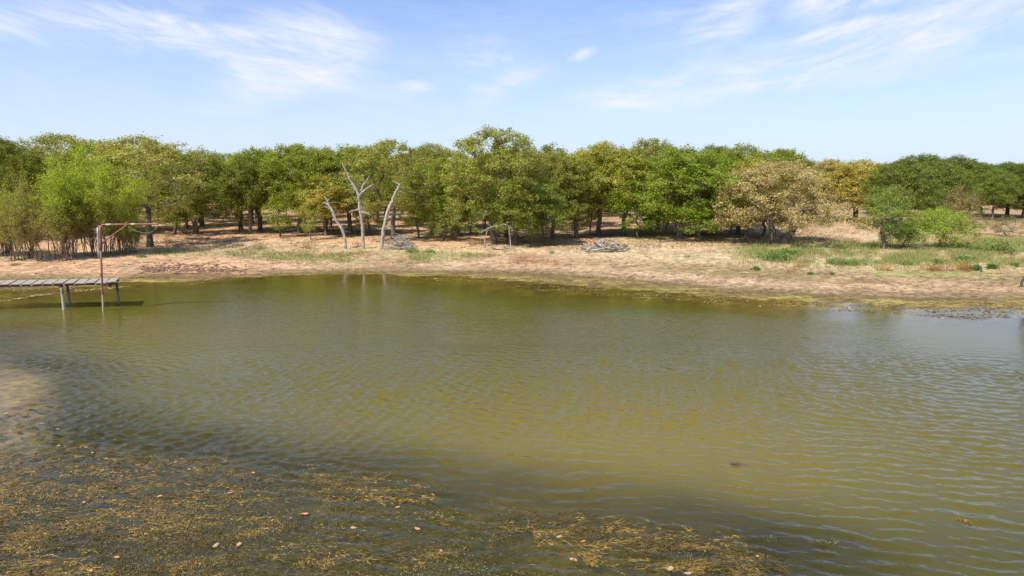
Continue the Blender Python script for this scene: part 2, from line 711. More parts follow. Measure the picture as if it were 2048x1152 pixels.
C_PINK = np.array([0.46, 0.305, 0.175])
C_PINK2 = np.array([0.53, 0.365, 0.215])
C_RED = np.array([0.60, 0.345, 0.19])
C_TAN = np.array([0.52, 0.375, 0.215])
C_STRAW = np.array([0.50, 0.40, 0.215])
C_GREEN = np.array([0.17, 0.19, 0.06])
C_OLIVE = np.array([0.27, 0.215, 0.09])
C_WET = np.array([0.16, 0.10, 0.055])
C_BED = np.array([0.15, 0.125, 0.03])
C_LITTER = np.array([0.19, 0.13, 0.07])


def blob(px, py, cx, cy, rx, ry):
    return np.exp(-(((px - cx) / rx) ** 2 + ((py - cy) / ry) ** 2) * 1.4)


def green_strip(px, py):
    """where green growth runs along the far bank (picture coordinates of the place)"""
    g = np.zeros_like(px)
    c = np.interp(px, [300, 330, 500, 640, 760, 860, 960, 1030], [507, 507, 508, 510, 511, 510, 508, 508])
    w = np.interp(px, [300, 340, 470, 640, 760, 860, 960, 1030], [0.5, 4, 5, 8, 8, 6, 2, 0.5])
    g = np.maximum(g, np.exp(-((py - c) / w) ** 2) * (px > 310) * (px < 1000))
    for b in [(1550, 508, 70, 16), (1640, 510, 110, 19), (1760, 518, 140, 13), (1900, 500, 130, 12), (1950, 518, 150, 14), (2048, 514, 100, 16), (2000, 486, 90, 9),
              (1680, 497, 120, 8), (1860, 492, 60, 8), (1990, 496, 70, 8), (1290, 478, 60, 5), (1850, 545, 160, 5)]:
        g = np.maximum(g, blob(px, py, *b))
    return g


def ground_surface(X, Y):
    Z, so_, si = height(X, Y)
    px, py = proj(X, Y, np.full_like(X, .4))
    land = -so_
    front = smooth(2, 8, Y)
    n1 = fbm(X * .25, Y * .25, 21, 5, .6)
    n2 = fbm(X * 1.3, Y * 1.3, 22, 4, .65)
    n3 = fbm(X * .09, Y * .09, 23, 3)
    n4 = fbm(X * .5, Y * 3.0, 25, 4, .6)
    rightness = smooth(900, 1500, px)
    # inland soil: orange-red by the first woodland, straw tan elsewhere
    C = mixc(np.broadcast_to(C_TAN, X.shape + (3,)), np.broadcast_to(C_RED, X.shape + (3,)), smooth(.42, .62, n3 * .5 + n1 * .5 + .08 * (1 - rightness)) * (1 - .55 * rightness))
    C = mixc(C, C_STRAW, smooth(.5, .75, n1) * (.35 + .4 * rightness))
    # leaf litter below the woodland
    wood = smooth(13, 22, land) * (1 - smooth(1640, 1720, px) * smooth(470, 440, py) * .6) * smooth(1700, 1600, px * (py > 450))
    C = mixc(C, C_LITTER, wood * smooth(.46, .64, n2) * .6)
    C = mixc(C, np.array([0.30, 0.20, 0.10]), smooth(60, 90, Y) * .5)
    # dry meadow strip behind the bank
    strip = smooth(5.5, 7.5, land) * smooth(15, 10, land)
    C = mixc(C, C_STRAW, strip * (.45 + .5 * n2) * .8)
    # bank of dried mud
    bank = smooth(8.5, 5.5, land)
    mud = mixc(np.broadcast_to(C_PINK, X.shape + (3,)), np.broadcast_to(C_PINK2, X.shape + (3,)), smooth(.35, .7, n1))
    mud = mixc(mud, C_RED * 1.05, smooth(900, 250, px) * smooth(.36, .6, n3 * .4 + n1 * .6) * .75)
    olv = smooth(2.8, 4.2, land) * smooth(8.5, 6, land) * rightness
    mud = mixc(mud, C_OLIVE, olv * smooth(.34, .52, n4 * .6 + n1 * .4) * .9)
    mud = mixc(mud, np.array([.25, .165, .09]), smooth(.47, .62, n2 * .6 + n4 * .4) * .65)
    mud = mixc(mud, np.array([.24, .17, .09]), smooth(2.4, .9, land) * (.35 + .5 * smooth(.35, .6, n4)))
    C = mixc(C, mud, bank)
    g = green_strip(px, py) * front
    C = mixc(C, np.array([.27, .28, .09]), np.clip(g * 1.3, 0, 1) * smooth(.36, .56, n2 * .4 + n1 * .6) * .8)
    churn = np.clip(blob(px, py, 380, 538, 130, 9) + .8 * np.exp(-((py - np.interp(px, [240, 400, 560, 700], [549, 548, 541, 538])) / 4.5) ** 2) * smooth(240, 300, px) * smooth(760, 640, px), 0, 1) * front
    C = mixc(C, np.array([.17, .095, .045]), churn * smooth(.25, .5, n2 * .5 + n4 * .5) * .9)
    # wet margin and the bed
    margin = smooth(.9, 0, land)
    wet = mixc(np.broadcast_to(C_WET, X.shape + (3,)), np.broadcast_to(np.array([.22, .17, .06]), X.shape + (3,)), smooth(.4, .65, n4))
    C = mixc(C, wet, margin * .9)
    bed = mixc(np.broadcast_to(C_BED, X.shape + (3,)), np.broadcast_to(np.array([.30, .22, .05]), X.shape + (3,)), smooth(.45, .7, n2 * .6 + n1 * .4))
    bed = mixc(bed, np.array([.06, .07, .018]), smooth(.5, .72, fbm(X * .8, Y * .8, 31, 4)) * .7)
    shoal = smooth(170, 10, px) * smooth(670, 730, py) * smooth(960, 850, py)
    bed = mixc(bed, np.array([.48, .36, .18]), shoal * .95)
    farband = smooth(24, 28, Y)
    bandc = mixc(np.broadcast_to(np.array([.185, .125, .05]), X.shape + (3,)), np.broadcast_to(np.array([.30, .24, .075]), X.shape + (3,)), smooth(.42, .62, n4 * .6 + n2 * .4))
    bed = mixc(bed, bandc, farband)
    C = mixc(C, bed, smooth(0.0, .7, so_))
    n5 = vnoise(X * 3.3, Y * 3.3, 91)
    C = C * (.72 + .28 * n2 + .34 * n5 * smooth(.3, .6, n1 + .1))[..., None]
    return Z, C


xs = axis(-50, 62, .30, -1500, 1500, 1.13)
ys = axis(1.5, 78, .30, -500, 2600, 1.13)
V, Fc, C = grid_mesh('ground', xs, ys, ground_surface)
g_me = new_mesh('ground', V, Fc, M_GROUND, {'col': ('POINT', 'FLOAT_COLOR', C.reshape(-1, 3))}, True)
tag(link('ground', g_me), kind='structure')

# ------------------------------------------------------------------ water


def water_surface(X, Y):
    Zg, so_, si = height(X, Y, True)
    depth = np.maximum(-Zg, 0)
    near = smooth(26, 18, Y)
    k = 2.6
    turb = 1 - np.exp(-k * (.7 + .9 * fbm(X * .4, Y * .4, 41)) * depth ** 1.15)
    turb = np.where(depth > .9, 1.0, turb + (1 - turb) * smooth(.5, .9, depth))
    px, py = proj(X, Y, np.zeros_like(X))
    calm = .45 + .55 * smooth(.25, .7, fbm(X * .16 + .5 * Y * .1, Y * .22, 42, 4))
    calm = calm * (1 - .93 * smooth(1550, 1950, px) * smooth(745, 655, py))
    calm = calm * (1 - .55 * smooth(24, 33, Y)) * (1 - .80 * smooth(36, 40, Y))
    calm = calm * (1 + .8 * smooth(3.0, .5, si) * smooth(26, 20, Y) * smooth(900, 500, px))
    calm = calm * (1 - .85 * smooth(.1, -1.6, si) * smooth(26, 20, Y) * smooth(1000, 350, px))
    calm = calm * (1 - .8 * smooth(5.0, 1.2, si) * smooth(24, 28, Y) * smooth(650, 800, px))
    calm = np.maximum(calm, .025)
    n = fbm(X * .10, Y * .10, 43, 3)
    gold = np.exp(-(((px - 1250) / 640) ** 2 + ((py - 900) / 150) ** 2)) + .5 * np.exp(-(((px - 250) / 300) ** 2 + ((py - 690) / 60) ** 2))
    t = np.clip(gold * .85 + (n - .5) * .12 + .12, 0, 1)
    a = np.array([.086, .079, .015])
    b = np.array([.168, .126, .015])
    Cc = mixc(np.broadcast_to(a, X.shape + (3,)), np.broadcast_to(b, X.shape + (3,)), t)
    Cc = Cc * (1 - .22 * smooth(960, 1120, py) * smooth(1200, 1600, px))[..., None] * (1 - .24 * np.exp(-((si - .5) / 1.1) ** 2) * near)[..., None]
    swell = smooth(450, 1250, px + (py - 900) * .6) * smooth(720, 960, py) * .95
    # wind ripples as real relief where the mesh is fine enough to carry them
    rw = np.random.default_rng(88)
    H_ = np.zeros_like(X)
    wx_ = X + .35 * (fbm(X * .5, Y * .5, 301, 3) - .5)
    wy_ = Y + .9 * (fbm(X * .35, Y * .5, 302, 3) - .5)
    for i in range(26):
        lam = .19 * (2.7 ** rw.random())
        an = R(-105 + rw.normal() * 15) if i < 15 else R(-105 + rw.normal() * 48)
        kx, ky = math.cos(an) * 2 * PI / lam, math.sin(an) * 2 * PI / lam
        ph = rw.random() * 6.28
        env = smooth(.30, .62, fbm(X * .45 + i * 3.7, Y * .8, 310 + i, 2))
        wgt = (.45 + .75 * swell) if i < 15 else (1.15 - .75 * swell)
        c_ = np.sin(kx * wx_ + ky * wy_ + ph)
        H_ += (.068 * lam / (2 * PI)) * wgt * env * (c_ + .3 * np.abs(c_) - .2)
    mask = smooth(-17.6, -15, X) * smooth(17.8, 15.5, X) * smooth(7.2, 8.2, Y) * smooth(24.6, 21, Y)
    relief = H_ * mask * calm * 1.45 * smooth(.03, .14, depth)
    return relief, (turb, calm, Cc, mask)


wx = np.concatenate([np.arange(-46, -18, .4), np.arange(-18, 18.2, .058), np.arange(18.2, 70.4, .4)])
wy = np.concatenate([np.arange(-4, 7, .4), np.arange(7, 24.6, .060), np.arange(24.6, 50.4, .35)])
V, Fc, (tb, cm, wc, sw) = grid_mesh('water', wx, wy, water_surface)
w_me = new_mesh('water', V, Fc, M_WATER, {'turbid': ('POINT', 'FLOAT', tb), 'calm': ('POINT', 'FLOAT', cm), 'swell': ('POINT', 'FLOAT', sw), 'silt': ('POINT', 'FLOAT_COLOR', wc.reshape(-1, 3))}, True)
tag(link('water', w_me), kind='structure')

# ------------------------------------------------------------------ trees


def leaf_quads(C, Nrm, size, aspect, r_, along=None):
    """diamond leaves: centre, normal, length; returns V, F"""
    n = len(C)
    Nrm = Nrm / (np.linalg.norm(Nrm, axis=1)[:, None] + 1e-9)
    if along is None:
        along = r_.normal(size=(n, 3))
    a = along - Nrm * np.sum(along * Nrm, 1)[:, None]
    a /= np.linalg.norm(a, axis=1)[:, None] + 1e-9
    b = np.cross(Nrm, a)
    s = size[:, None]
    w = s * aspect
    V = np.stack([C - a * s * .5, C + b * w * .5 + Nrm * s * .06, C + a * s * .5, C - b * w * .5 + Nrm * s * .06], 1).reshape(-1, 3)
    Fc = np.arange(n * 4).reshape(-1, 4)
    return V, Fc


def gen_tree(seed, H=9, Rr=4, zb=1.8, ncl=110, fork=.42, rc=(.42, .78), nsub=13, nleaf=23, leaf=.142, asp=.62, sig=.15, trunk_k=.0125, dry=.08,
             twin=False, prof=.35, low=.75, spread=None, shellp=.42, tall=0.0, bare=0):
    r_ = np.random.default_rng(seed)
    # clump centres inside a lumpy dome
    ph = r_.random(6) * 6.28
    amp = r_.random(6) * .19
    pts = []
    radii = []
    tries = 0
    while len(pts) < ncl and tries < ncl * 60:
        tries += 1
        t = r_.random() ** .85
        z = zb + t * (H - zb)
        pr = (low + (1 - low) * t / prof) if t < prof else math.sqrt(max(0, 1 - ((t - prof) / (1 - prof)) ** 2))
        th = r_.random() * 6.283
        lump = 1 + sum(amp[k] * math.sin((k + 2) * th + ph[k] + t * 3) for k in range(4))
        rad = Rr * pr * lump
        q = rad * r_.random() ** shellp
        c = np.array([q * math.cos(th), q * math.sin(th), z])
        rr = r_.uniform(*rc)
        c[2] -= rr * .7 * t
        if all(np.sum((c - p) ** 2) > (.62 * (rr + r2)) ** 2 * .55 for p, r2 in zip(pts, radii)):
            pts.append(c)
            radii.append(rr)
    pts = np.array(pts)
    radii = np.array(radii)
    # skeleton
    nodes = [np.zeros(3)]
    par = [-1]
    zf = zb + fork * (H - zb) * .6
    bases = [(0, 0)]
    if twin:
        bases = [(-.28, 0), (.30, .1)]
        nodes = []
        par = []
    tops = []
    for k, (bx, by) in enumerate(bases):
        if twin:
            nodes.append(np.array([bx, by, 0.]))
            par.append(-1)
            cur = len(nodes) - 1
        else:
            cur = 0
        ns = 5
        lean = r_.normal(size=2) * .25 + (np.array([bx, by]) * 2.5 if twin else 0)
        for i in range(1, ns + 1):
            t = i / ns
            p = np.array([bx + lean[0] * t + r_.normal() * .07, by + lean[1] * t + r_.normal() * .07, zf * t])
            nodes.append(p)
            par.append(cur)
            cur = len(nodes) - 1
        tops.append(cur)
    start_ok = set(range(len(nodes)))
    order = np.argsort(np.linalg.norm(pts - np.array([0, 0, zf]), axis=1))
    clump_nodes = []
    for ci in order:
        c = pts[ci]
        A = np.array(nodes)
        d = np.linalg.norm(A - c, axis=1)
        pen = d + .9 * np.maximum(0, A[:, 2] - c[2] + .2 * 0) + np.where(A[:, 2] < min(zb * .75, zf * .6), 50, 0)
        k = int(np.argmin(pen))
        p0 = nodes[k]
        seg = max(1, int(d[k] / .8))
        cur = k
        for s in range(1, seg + 1):
            t = s / seg
            p = p0 + (c - p0) * t
            if s < seg:
                p = p + r_.normal(size=3) * .10 * min(d[k], 1.5) + np.array([0, 0, .12 * math.sin(t * PI) * d[k]])
            nodes.append(p)
            par.append(cur)
            cur = len(nodes) - 1
        clump_nodes.append(cur)
    A = np.array(nodes)
    w = np.zeros(len(nodes))
    for cn in clump_nodes:
        w[cn] += 1
    for i in range(len(nodes) - 1, -1, -1):
        if par[i] >= 0:
            w[par[i]] += w[i]
    rad = trunk_k * np.maximum(w, .6) ** .56 * np.where(w < 25, .72, 1)
    if twin:
        rad = np.where(np.arange(len(nodes)) < 12, rad * 1.6, rad)
    ch = [i for i in range(len(nodes)) if par[i] >= 0]
    P0 = A[[par[i] for i in ch]]
    P1 = A[ch]
    r1 = rad[ch]
    r0 = np.minimum(rad[[par[i] for i in ch]], r1 * 1.25)
    trunk_first = np.array([par[i] >= 0 and nodes[par[i]][2] < .01 for i in ch])
    r0 = np.where(trunk_first, r1 * 1.35, r0)
    P0 = P0.copy()
    P0[trunk_first, 2] -= .25
    V, Fc = frustums(P0, P1 + (P1 - P0) * .02, r0, r1, 7)
    # twigs and leaves
    LC = []
    LN = []
    TW0 = []
    TW1 = []
    dryness = []
    for c, rr in zip(pts, radii):
        ns = max(4, int(nsub * (rr / .75) ** 2))
        u = r_.normal(size=(ns, 3))
        u /= np.linalg.norm(u, axis=1)[:, None]
        u[:, 2] = np.where(r_.random(ns) < .55, np.abs(u[:, 2]), u[:, 2])
        sub = c + u * rr * (r_.random((ns, 1)) ** .5) * np.array([1.05, 1.05, .95])
        TW0.append(np.repeat(c[None], ns, 0))
        TW1.append(sub)
        nl = nleaf
        j = np.repeat(np.arange(ns), nl)
        off = r_.normal(size=(ns * nl, 3)) * sig * np.array([1.1, 1.1, .85])
        P = sub[j] + off
        outw = (P - c) / rr
        ctr = P - np.array([0, 0, zb + (H - zb) * .35])
        ctr /= np.linalg.norm(ctr, axis=1)[:, None]
        nrm = r_.normal(size=P.shape) * .8 + outw * .45 + ctr * .55 + np.array([0, 0, .3])
        LC.append(P)
        LN.append(nrm)
        dc = np.clip(r_.normal(dry, dry * 1.5), 0, 1)
        dryness.append(np.clip(dc + r_.normal(size=len(P)) * dry * .8, 0, 1))
    LC = np.concatenate(LC)
    LN = np.concatenate(LN)
    dryness = np.concatenate(dryness)
    T0 = np.concatenate(TW0)
    T1 = np.concatenate(TW1)
    Vt, Ft = frustums(T0, T1, np.full(len(T0), .016), np.full(len(T0), .007), 3)
    V2 = np.concatenate([V, Vt])
    F2 = np.concatenate([Fc, Ft + len(V)]) if True else Fc
    if bare:      # leafless pale branches poking from the crown
        b0 = []
        b1 = []
        ra = []
        for _ in range(bare):
            k = r_.integers(len(A))
            if A[k][2] < zb * .8 or A[k][2] > zb + .62 * (H - zb):
                continue
            p = A[k].copy()
            dv = p.copy()
            dv[2] = r_.uniform(-.5, .5)
            dv = dv / (np.linalg.norm(dv) + 1e-6) + np.array([0, -.5, 0])
            L_ = r_.uniform(1.0, 2.0)
            for s in range(4):
                q = p + dv * L_ / 4 + r_.normal(size=3) * .14
                b0.append(p)
                b1.append(q)
                ra.append(.045 * (1 - s / 5))
                if s > 0:
                    q2 = p + dv * L_ / 5 + r_.normal(size=3) * .3
                    b0.append(p)
                    b1.append(q2)
                    ra.append(.02)
                p = q
        Vb, Fb = frustums(b0, b1, np.array(ra), np.array(ra) * .7, 4)
        F2 = np.concatenate([F2, Fb + len(V2)])
        V2 = np.concatenate([V2, Vb])
    tm = new_mesh('trunk', V2, F2, M_BARK, None, True)
    size = leaf * r_.uniform(.65, 1.35, len(LC))
    lv, lf = leaf_quads(LC, LN, size, asp, r_)
    tint = np.clip(r_.normal(.45, .2, len(LC)), 0, 1)
    cm_ = new_mesh('crown', lv, lf, M_LEAF, {'tint': ('FACE', 'FLOAT', tint), 'dry': ('FACE', 'FLOAT', dryness)})
    return dict(trunk=tm, crown=cm_, H=float(LC[:, 2].max()), W=float(np.percentile(np.abs(LC[:, 0]), 98) * 2))


VAR = {}
for i in range(5):       # wide oaks with high skirts
    VAR['oak%d' % i] = gen_tree(100 + i, H=9 + (i % 3) * .4, Rr=3.9 + .3 * (i % 2), zb=2.7 + .2 * (i % 3), ncl=150 + 10 * (i % 3))
for i in range(3):       # low skirted
    VAR['low%d' % i] = gen_tree(200 + i, H=8.4, Rr=4.0, zb=1.7, ncl=165, prof=.3, low=.9)
for i in range(3):       # narrow
    VAR['slim%d' % i] = gen_tree(300 + i, H=8.2, Rr=2.5, zb=2.6, ncl=85, nsub=13)
for i in range(2):
    VAR['young%d' % i] = gen_tree(600 + i, H=4.6, Rr=1.6, zb=1.1, ncl=44, rc=(.3, .55), nsub=12, nleaf=20, leaf=.14, trunk_k=.011, low=.8)
VAR['open'] = gen_tree(401, H=9.6, Rr=4.2, zb=2.7, ncl=140, nsub=11, nleaf=20, bare=30, rc=(.4, .72), dry=.12)
VAR['tall'] = gen_tree(402, H=10.6, Rr=4.3, zb=2.5, ncl=190, rc=(.42, .72), prof=.5, bare=16)
VAR['tan'] = gen_tree(403, H=7.6, Rr=4.6, zb=1.5, ncl=150, rc=(.45, .8), twin=True, prof=.3, low=.95, nsub=14, nleaf=25, leaf=.125, sig=.17, dry=.12, trunk_k=.015)
VAR['sapling'] = gen_tree(404, H=5.6, Rr=1.9, zb=1.5, ncl=75, rc=(.3, .5), nsub=14, nleaf=26, leaf=.12, asp=.42, sig=.15, trunk_k=.011, low=.7)
VAR['feather'] = gen_tree(405, H=3.6, Rr=2.6, zb=.8, ncl=85, rc=(.3, .6), nsub=16, nleaf=30, leaf=.14, asp=.28, sig=.17, trunk_k=.008, low=.9, fork=.2, dry=.03)
VAR['twiggy'] = gen_tree(406, H=3.6, Rr=1.8, zb=.5, ncl=60, rc=(.3, .5), nsub=14, nleaf=18, leaf=.12, asp=.38, sig=.16, trunk_k=.008, low=.8, fork=.2, dry=.4)


def place_tree(var, loc, H, W, color, label, group, rot=None, name='oak_tree', cat='tree', seed=None, lean=0):
    v = VAR[var]
    root = bpy.data.objects.new(name, None)
    COL.objects.link(root)
    root.empty_display_size = .5
    root.location = loc
    sz = H / v['H']
    sx = W / v['W']
    root.scale = (sx, sx, sz)
    root.rotation_euler = (0, R(lean), random.uniform(0, 6.28) if rot is None else R(rot))
    tag(root, label, cat, group)
    link('trunk', v['trunk'], root)
    c = link('crown', v['crown'], root)
    c.color = (*color, 1)
    return root


G_DARK = (0.192, 0.237, 0.028)
G_MID = (0.254, 0.314, 0.028)
G_BRI = (0.226, 0.314, 0.024)
G_BLU = (0.226, 0.297, 0.038)
G_YEL = (0.390, 0.385, 0.052)
G_OLV = (0.322, 0.341, 0.062)
G_GRY = (0.384, 0.380, 0.095)
G_TAN = (.490, .405, .190)
G_KHK = (0.486, 0.418, 0.090)


def H_for(loc, top_py):
    d = ray(1024, top_py)
    return CAM_H + d[2] / d[1] * loc[1] - loc[2]


FG = 'oaks along the near edge of the woodland'
front = [
    # px, base y, top y, crown width px, variant, colour, label
    (20, 478, 268, 150, 'oak0', G_DARK, 'dark green oak rising behind the leafless-stemmed shrubs at the pond end without trees in front'),
    (140, 470, 262, 190, 'oak1', G_OLV, 'dark olive oak whose crown shows above the lime green willow'),
    (300, 494, 263, 215, 'open', G_GRY, 'greyish oak with bare silvery limbs, behind the arm of the red pole'),
    (228, 468, 275, 150, 'slim0', G_OLV, 'olive oak squeezed between the willow and the silvery-limbed oak'),
    (405, 452, 290, 130, 'low0', G_OLV, 'low skirted olive oak behind the tip of the red pole arm'),
    (520, 463, 290, 150, 'oak2', G_MID, 'fresh green oak beside the dip in the woodland skyline'),
    (600, 466, 285, 150, 'oak3', G_MID, 'fresh green oak second along from the skyline dip'),
    (652, 471, 345, 95, 'slim1', G_KHK, 'small khaki oak behind the shortest bleached snag'),
    (700, 468, 284, 140, 'oak4', G_MID, 'mid green oak rising behind the forked bleached snag'),
    (785, 482, 272, 160, 'open', G_OLV, 'stout-trunked olive oak directly behind the leaning bleached snag'),
    (868, 458, 282, 130, 'oak1', G_OLV, 'olive oak in the gap between the snags and the tallest oak'),
    (912, 472, 300, 110, 'slim2', G_MID, 'slender green oak just before the tallest oak'),
    (990, 488, 250, 190, 'tall', G_OLV, 'tallest oak on the bank, dome crown above all its neighbours'),
    (1032, 489, 345, 165, 'low1', G_BLU, 'low bluish green oak in front of the tallest oak'),
    (1105, 478, 296, 120, 'oak2', G_OLV, 'olive oak between the bluish green oak and the yellow-green one'),
    (1085, 487, 375, 80, 'slim0', G_BLU, 'small bluish green oak with a flared pale foot'),
    (1198, 472, 278, 160, 'oak0', G_YEL, 'yellow-green oak with a pale trunk behind the log pile'),
    (1245, 470, 300, 120, 'slim1', G_YEL, 'yellowish oak with a thin dark trunk beside the pale-trunked one'),
    (1362, 478, 285, 215, 'low2', G_BRI, 'vivid green oak with foliage hanging almost to the ground'),
    (1432, 470, 320, 150, 'low0', G_BRI, 'vivid green oak tucked against the yellowing oaks'),
    (1300, 462, 272, 120, 'oak3', G_OLV, 'olive oak behind the vivid green one'),
    (1492, 478, 308, 120, 'oak4', G_YEL, 'yellowing oak between the vivid green oak and the tan one'),
    (1556, 487, 311, 265, 'tan', G_TAN, 'wide tan-leaved oak with twin trunks at the edge of the clearing'),
    (1712, 442, 314, 150, 'low2', G_KHK, 'khaki oak with a short dark trunk beyond the clearing'),
    (1655, 438, 315, 140, 'oak1', (.44, .37, .12), 'browning oak behind the twin-trunked tan oak'),
    (1800, 452, 311, 140, 'low1', (.17, .23, .035), 'broad green oak behind the feathery sapling'),
    (1868, 444, 318, 130, 'low2', (.16, .215, .03), 'green oak between the feathery sapling and the khaki thorn tree'),
    (1768, 498, 366, 78, 'sapling', (.24, .34, .06), 'slim feathery sapling on a straight stem in the meadow'),
]
for (px, by, ty, wpx, var, colr, lab) in front:
    p = ground_at(px, by)
    H = H_for(p, ty)
    W = wpx / F * p[1] * 1.08
    nm = 'sapling' if var == 'sapling' else 'oak_tree'
    place_tree(var, p, H, W, colr, lab, None if nm == 'sapling' else FG, name=nm)

young = [(352, 468, 380, 60, G_MID), (478, 463, 372, 62, G_OLV), (560, 474, 388, 46, G_MID), (622, 480, 398, 44, G_OLV), (742, 470, 390, 60, G_OLV), (838, 476, 372, 70, G_MID), (888, 482, 390, 58, G_BLU),
         (942, 470, 380, 70, G_MID), (1150, 474, 372, 66, G_OLV), (1180, 466, 350, 60, G_YEL), (1278, 476, 392, 62, G_BRI), (1330, 470, 380, 70, G_BRI), (1400, 482, 398, 70, G_BRI), (1462, 474, 385, 66, G_MID), (1524, 470, 380, 60, G_KHK), (1062, 492, 402, 52, G_BLU)]
# the reference names used in the labels of repeats
ANCH = [(60, 'the olive and brown shrubs'), (190, 'the willow clumps'), (300, 'the silvery-limbed oak'), (430, 'the skyline dip'), (560, 'the fresh green oaks'), (665, 'the short bent snag'), (727, 'the forked snag'),
        (790, 'the leaning snag'), (900, 'the gap before the tallest oak'), (1000, 'the tallest oak'), (1100, 'the flare-footed oak'), (1210, 'the log pile'), (1310, 'the vivid green oak edge'), (1400, 'the vivid green oaks'),
        (1500, 'the yellowing oak'), (1580, 'the tan oak'), (1690, 'the sandy clearing'), (1770, 'the feathery sapling'), (1860, 'the lime mesquite'), (1940, 'the grey twiggy bush'), (2030, 'the olive twiggy bush'), (2200, 'the frame edge by the meadow')]


def anchor(px):
    return min(ANCH, key=lambda q: abs(q[0] - px))[1]


seen_y = {}
for i, (px, by, ty, wpx, colr) in enumerate(young):
    p = ground_at(px, by)
    a_ = anchor(px)
    seen_y[a_] = seen_y.get(a_, 0) + 1
    lab = ('young thin-stemmed oak with low foliage standing by ' if seen_y[a_] == 1 else 'second young low oak standing by ') + a_
    place_tree('young%d' % (i % 2), p, H_for(p, ty), wpx / F * p[1] * 1.15, colr, lab, 'young oaks filling the gaps at the woodland edge')
p = ground_at(1868, 496)
place_tree('feather', p, 3.2, 4.5, (.31, .40, .05), 'lime green mesquite bush spreading low beside the feathery sapling', None, name='mesquite_bush', cat='bush')
p = ground_at(1800, 497)
place_tree('feather', p, 2.0, 2.6, (.22, .31, .05), 'thin pale mesquite between the sapling and the lime green mesquite', None, name='mesquite_bush', cat='bush', rot=80)
p = ground_at(1915, 455)
place_tree('twiggy', p, 4.6, 4.6, (.34, .31, .12), 'khaki thorn tree standing behind the lime green mesquite', None, name='thorn_tree')
p = ground_at(1938, 468)
place_tree('twiggy', p, 2.1, 4.2, (.36, .33, .19), 'grey twiggy bush in the dry grass past the mesquite', None, name='twiggy_bush', cat='bush')
p = ground_at(2016, 474)
place_tree('twiggy', p, 2.0, 3.8, (.24, .27, .10), 'olive twiggy bush where the dry grass meets the frame edge', None, name='twiggy_bush', cat='bush')
# stands on the bank just past the frame and shows only in the water
p = ground_at(2108, 585)
place_tree('feather', p, 4.6, 1.9, (.06, .09, .02), 'dark narrow shrub on the bank whose reflection darkens the calm corner of the pond', None, name='bank_shrub', cat='shrub')

# the woodland behind
topline = [(-400, 268), (0, 268), (60, 266), (230, 272), (380, 296), (450, 303), (520, 292), (680, 286), (830, 285), (950, 275), (1100, 290), (1300, 276), (1400, 272), (1500, 272), (1550, 285),
           (1580, 314), (1660, 322), (1740, 326), (1790, 316), (1840, 303), (1900, 303), (1950, 318), (1990, 322), (2048, 324), (2500, 320)]
tl = np.array(topline, float)
placed = []
r2 = np.random.default_rng(55)
variants = ['oak0', 'oak1', 'oak2', 'oak3', 'oak4', 'low0', 'low1', 'low2', 'slim0', 'slim1', 'slim2']
BG = 'oaks standing deeper in the woodland'
LAB = {'dark': 'dark green oak standing deeper in the woodland, mostly hidden by nearer crowns',
       'mid': 'mid green oak standing deeper in the woodland, mostly hidden by nearer crowns',
       'olive': 'olive oak standing deeper in the woodland, mostly hidden by nearer crowns'}
nb = 0
for d0, d1, n, mind in ((60, 72, 24, 5.2), (72, 95, 56, 6.0), (95, 135, 72, 7.5), (135, 230, 80, 11)):
    k = 0
    t = 0
    while k < n and t < n * 30:
        t += 1
        y = r2.uniform(d0, d1)
        px = r2.uniform(-150, 2200)
        x = (px - 1024) / F * y
        if d0 < 72 and (px > 1520 or px < 330 and y < 66):
            continue
        if px > 1590 and px < 1760 and y < 118:
            continue
        if px >= 1760 and y < 88 and not (px > 1960 and y > 82):
            continue
        if any((x - a) ** 2 + (y - b) ** 2 < mind ** 2 for a, b in placed):
            continue
        placed.append((x, y))
        z = ground_z(x, y)
        ty = np.interp(px, tl[:, 0], tl[:, 1])
        Hm = H_for((x, y, z), ty)
        H = min(r2.uniform(7.4, 9.8), Hm * r2.uniform(.84, 1.05)) if Hm > 4 else 4
        H = max(H, 5.0)
        v = variants[r2.integers(len(variants))]
        W = H * (.72 if v.startswith('slim') else 1.0) * r2.uniform(.74, .96)
        q = r2.random()
        if px > 1740:
            kind, c = ('mid', (.165, .225, .03)) if q < .6 else ('dark', (.13, .185, .025))
        elif q < .40:
            kind, c = 'dark', G_DARK
        elif q < .65:
            kind, c = 'mid', G_MID
        else:
            kind, c = 'olive', G_OLV
        jit = r2.uniform(.88, 1.14)
        dword = 'just behind' if y < 78 else 'well behind' if y < 110 else 'far behind'
        size = 'tall' if H > 8.6 else 'short' if H < 7.2 else 'mid-sized'
        size += ' broad-crowned' if W / H > .84 else ' narrow-crowned' if W / H < .66 else ''
        lab = '%s %s oak in the wood, %s %s' % (size, {'dark': 'dark green', 'mid': 'mid green', 'olive': 'olive'}[kind], dword, anchor(px))
        place_tree(v, (x, y, z), H, W, tuple(a * jit for a in c), lab, BG, rot=r2.uniform(0, 360))
        k += 1
        nb += 1
# the far right wood, bases near the meadow's end
for (px, y, ty, W, v) in [(1760, 95, 322, 7, 'low0'), (1835, 92, 304, 9, 'oak2'), (1900, 93, 306, 9, 'low1'), (1960, 90, 326, 8.5, 'low2'), (2010, 90, 322, 9, 'oak0'), (2070, 88, 326, 9, 'low0')]:
    x = (px - 1024) / F * y
    z = ground_z(x, y)
    place_tree(v, (x, y, z), H_for((x, y, z), ty), W, (.145, .205, .030), 'dense green oak behind the meadow, standing over ' + anchor(px), 'oaks in the wood behind the meadow')

# ------------------------------------------------------------------ willow and brown shrubs by the jetty


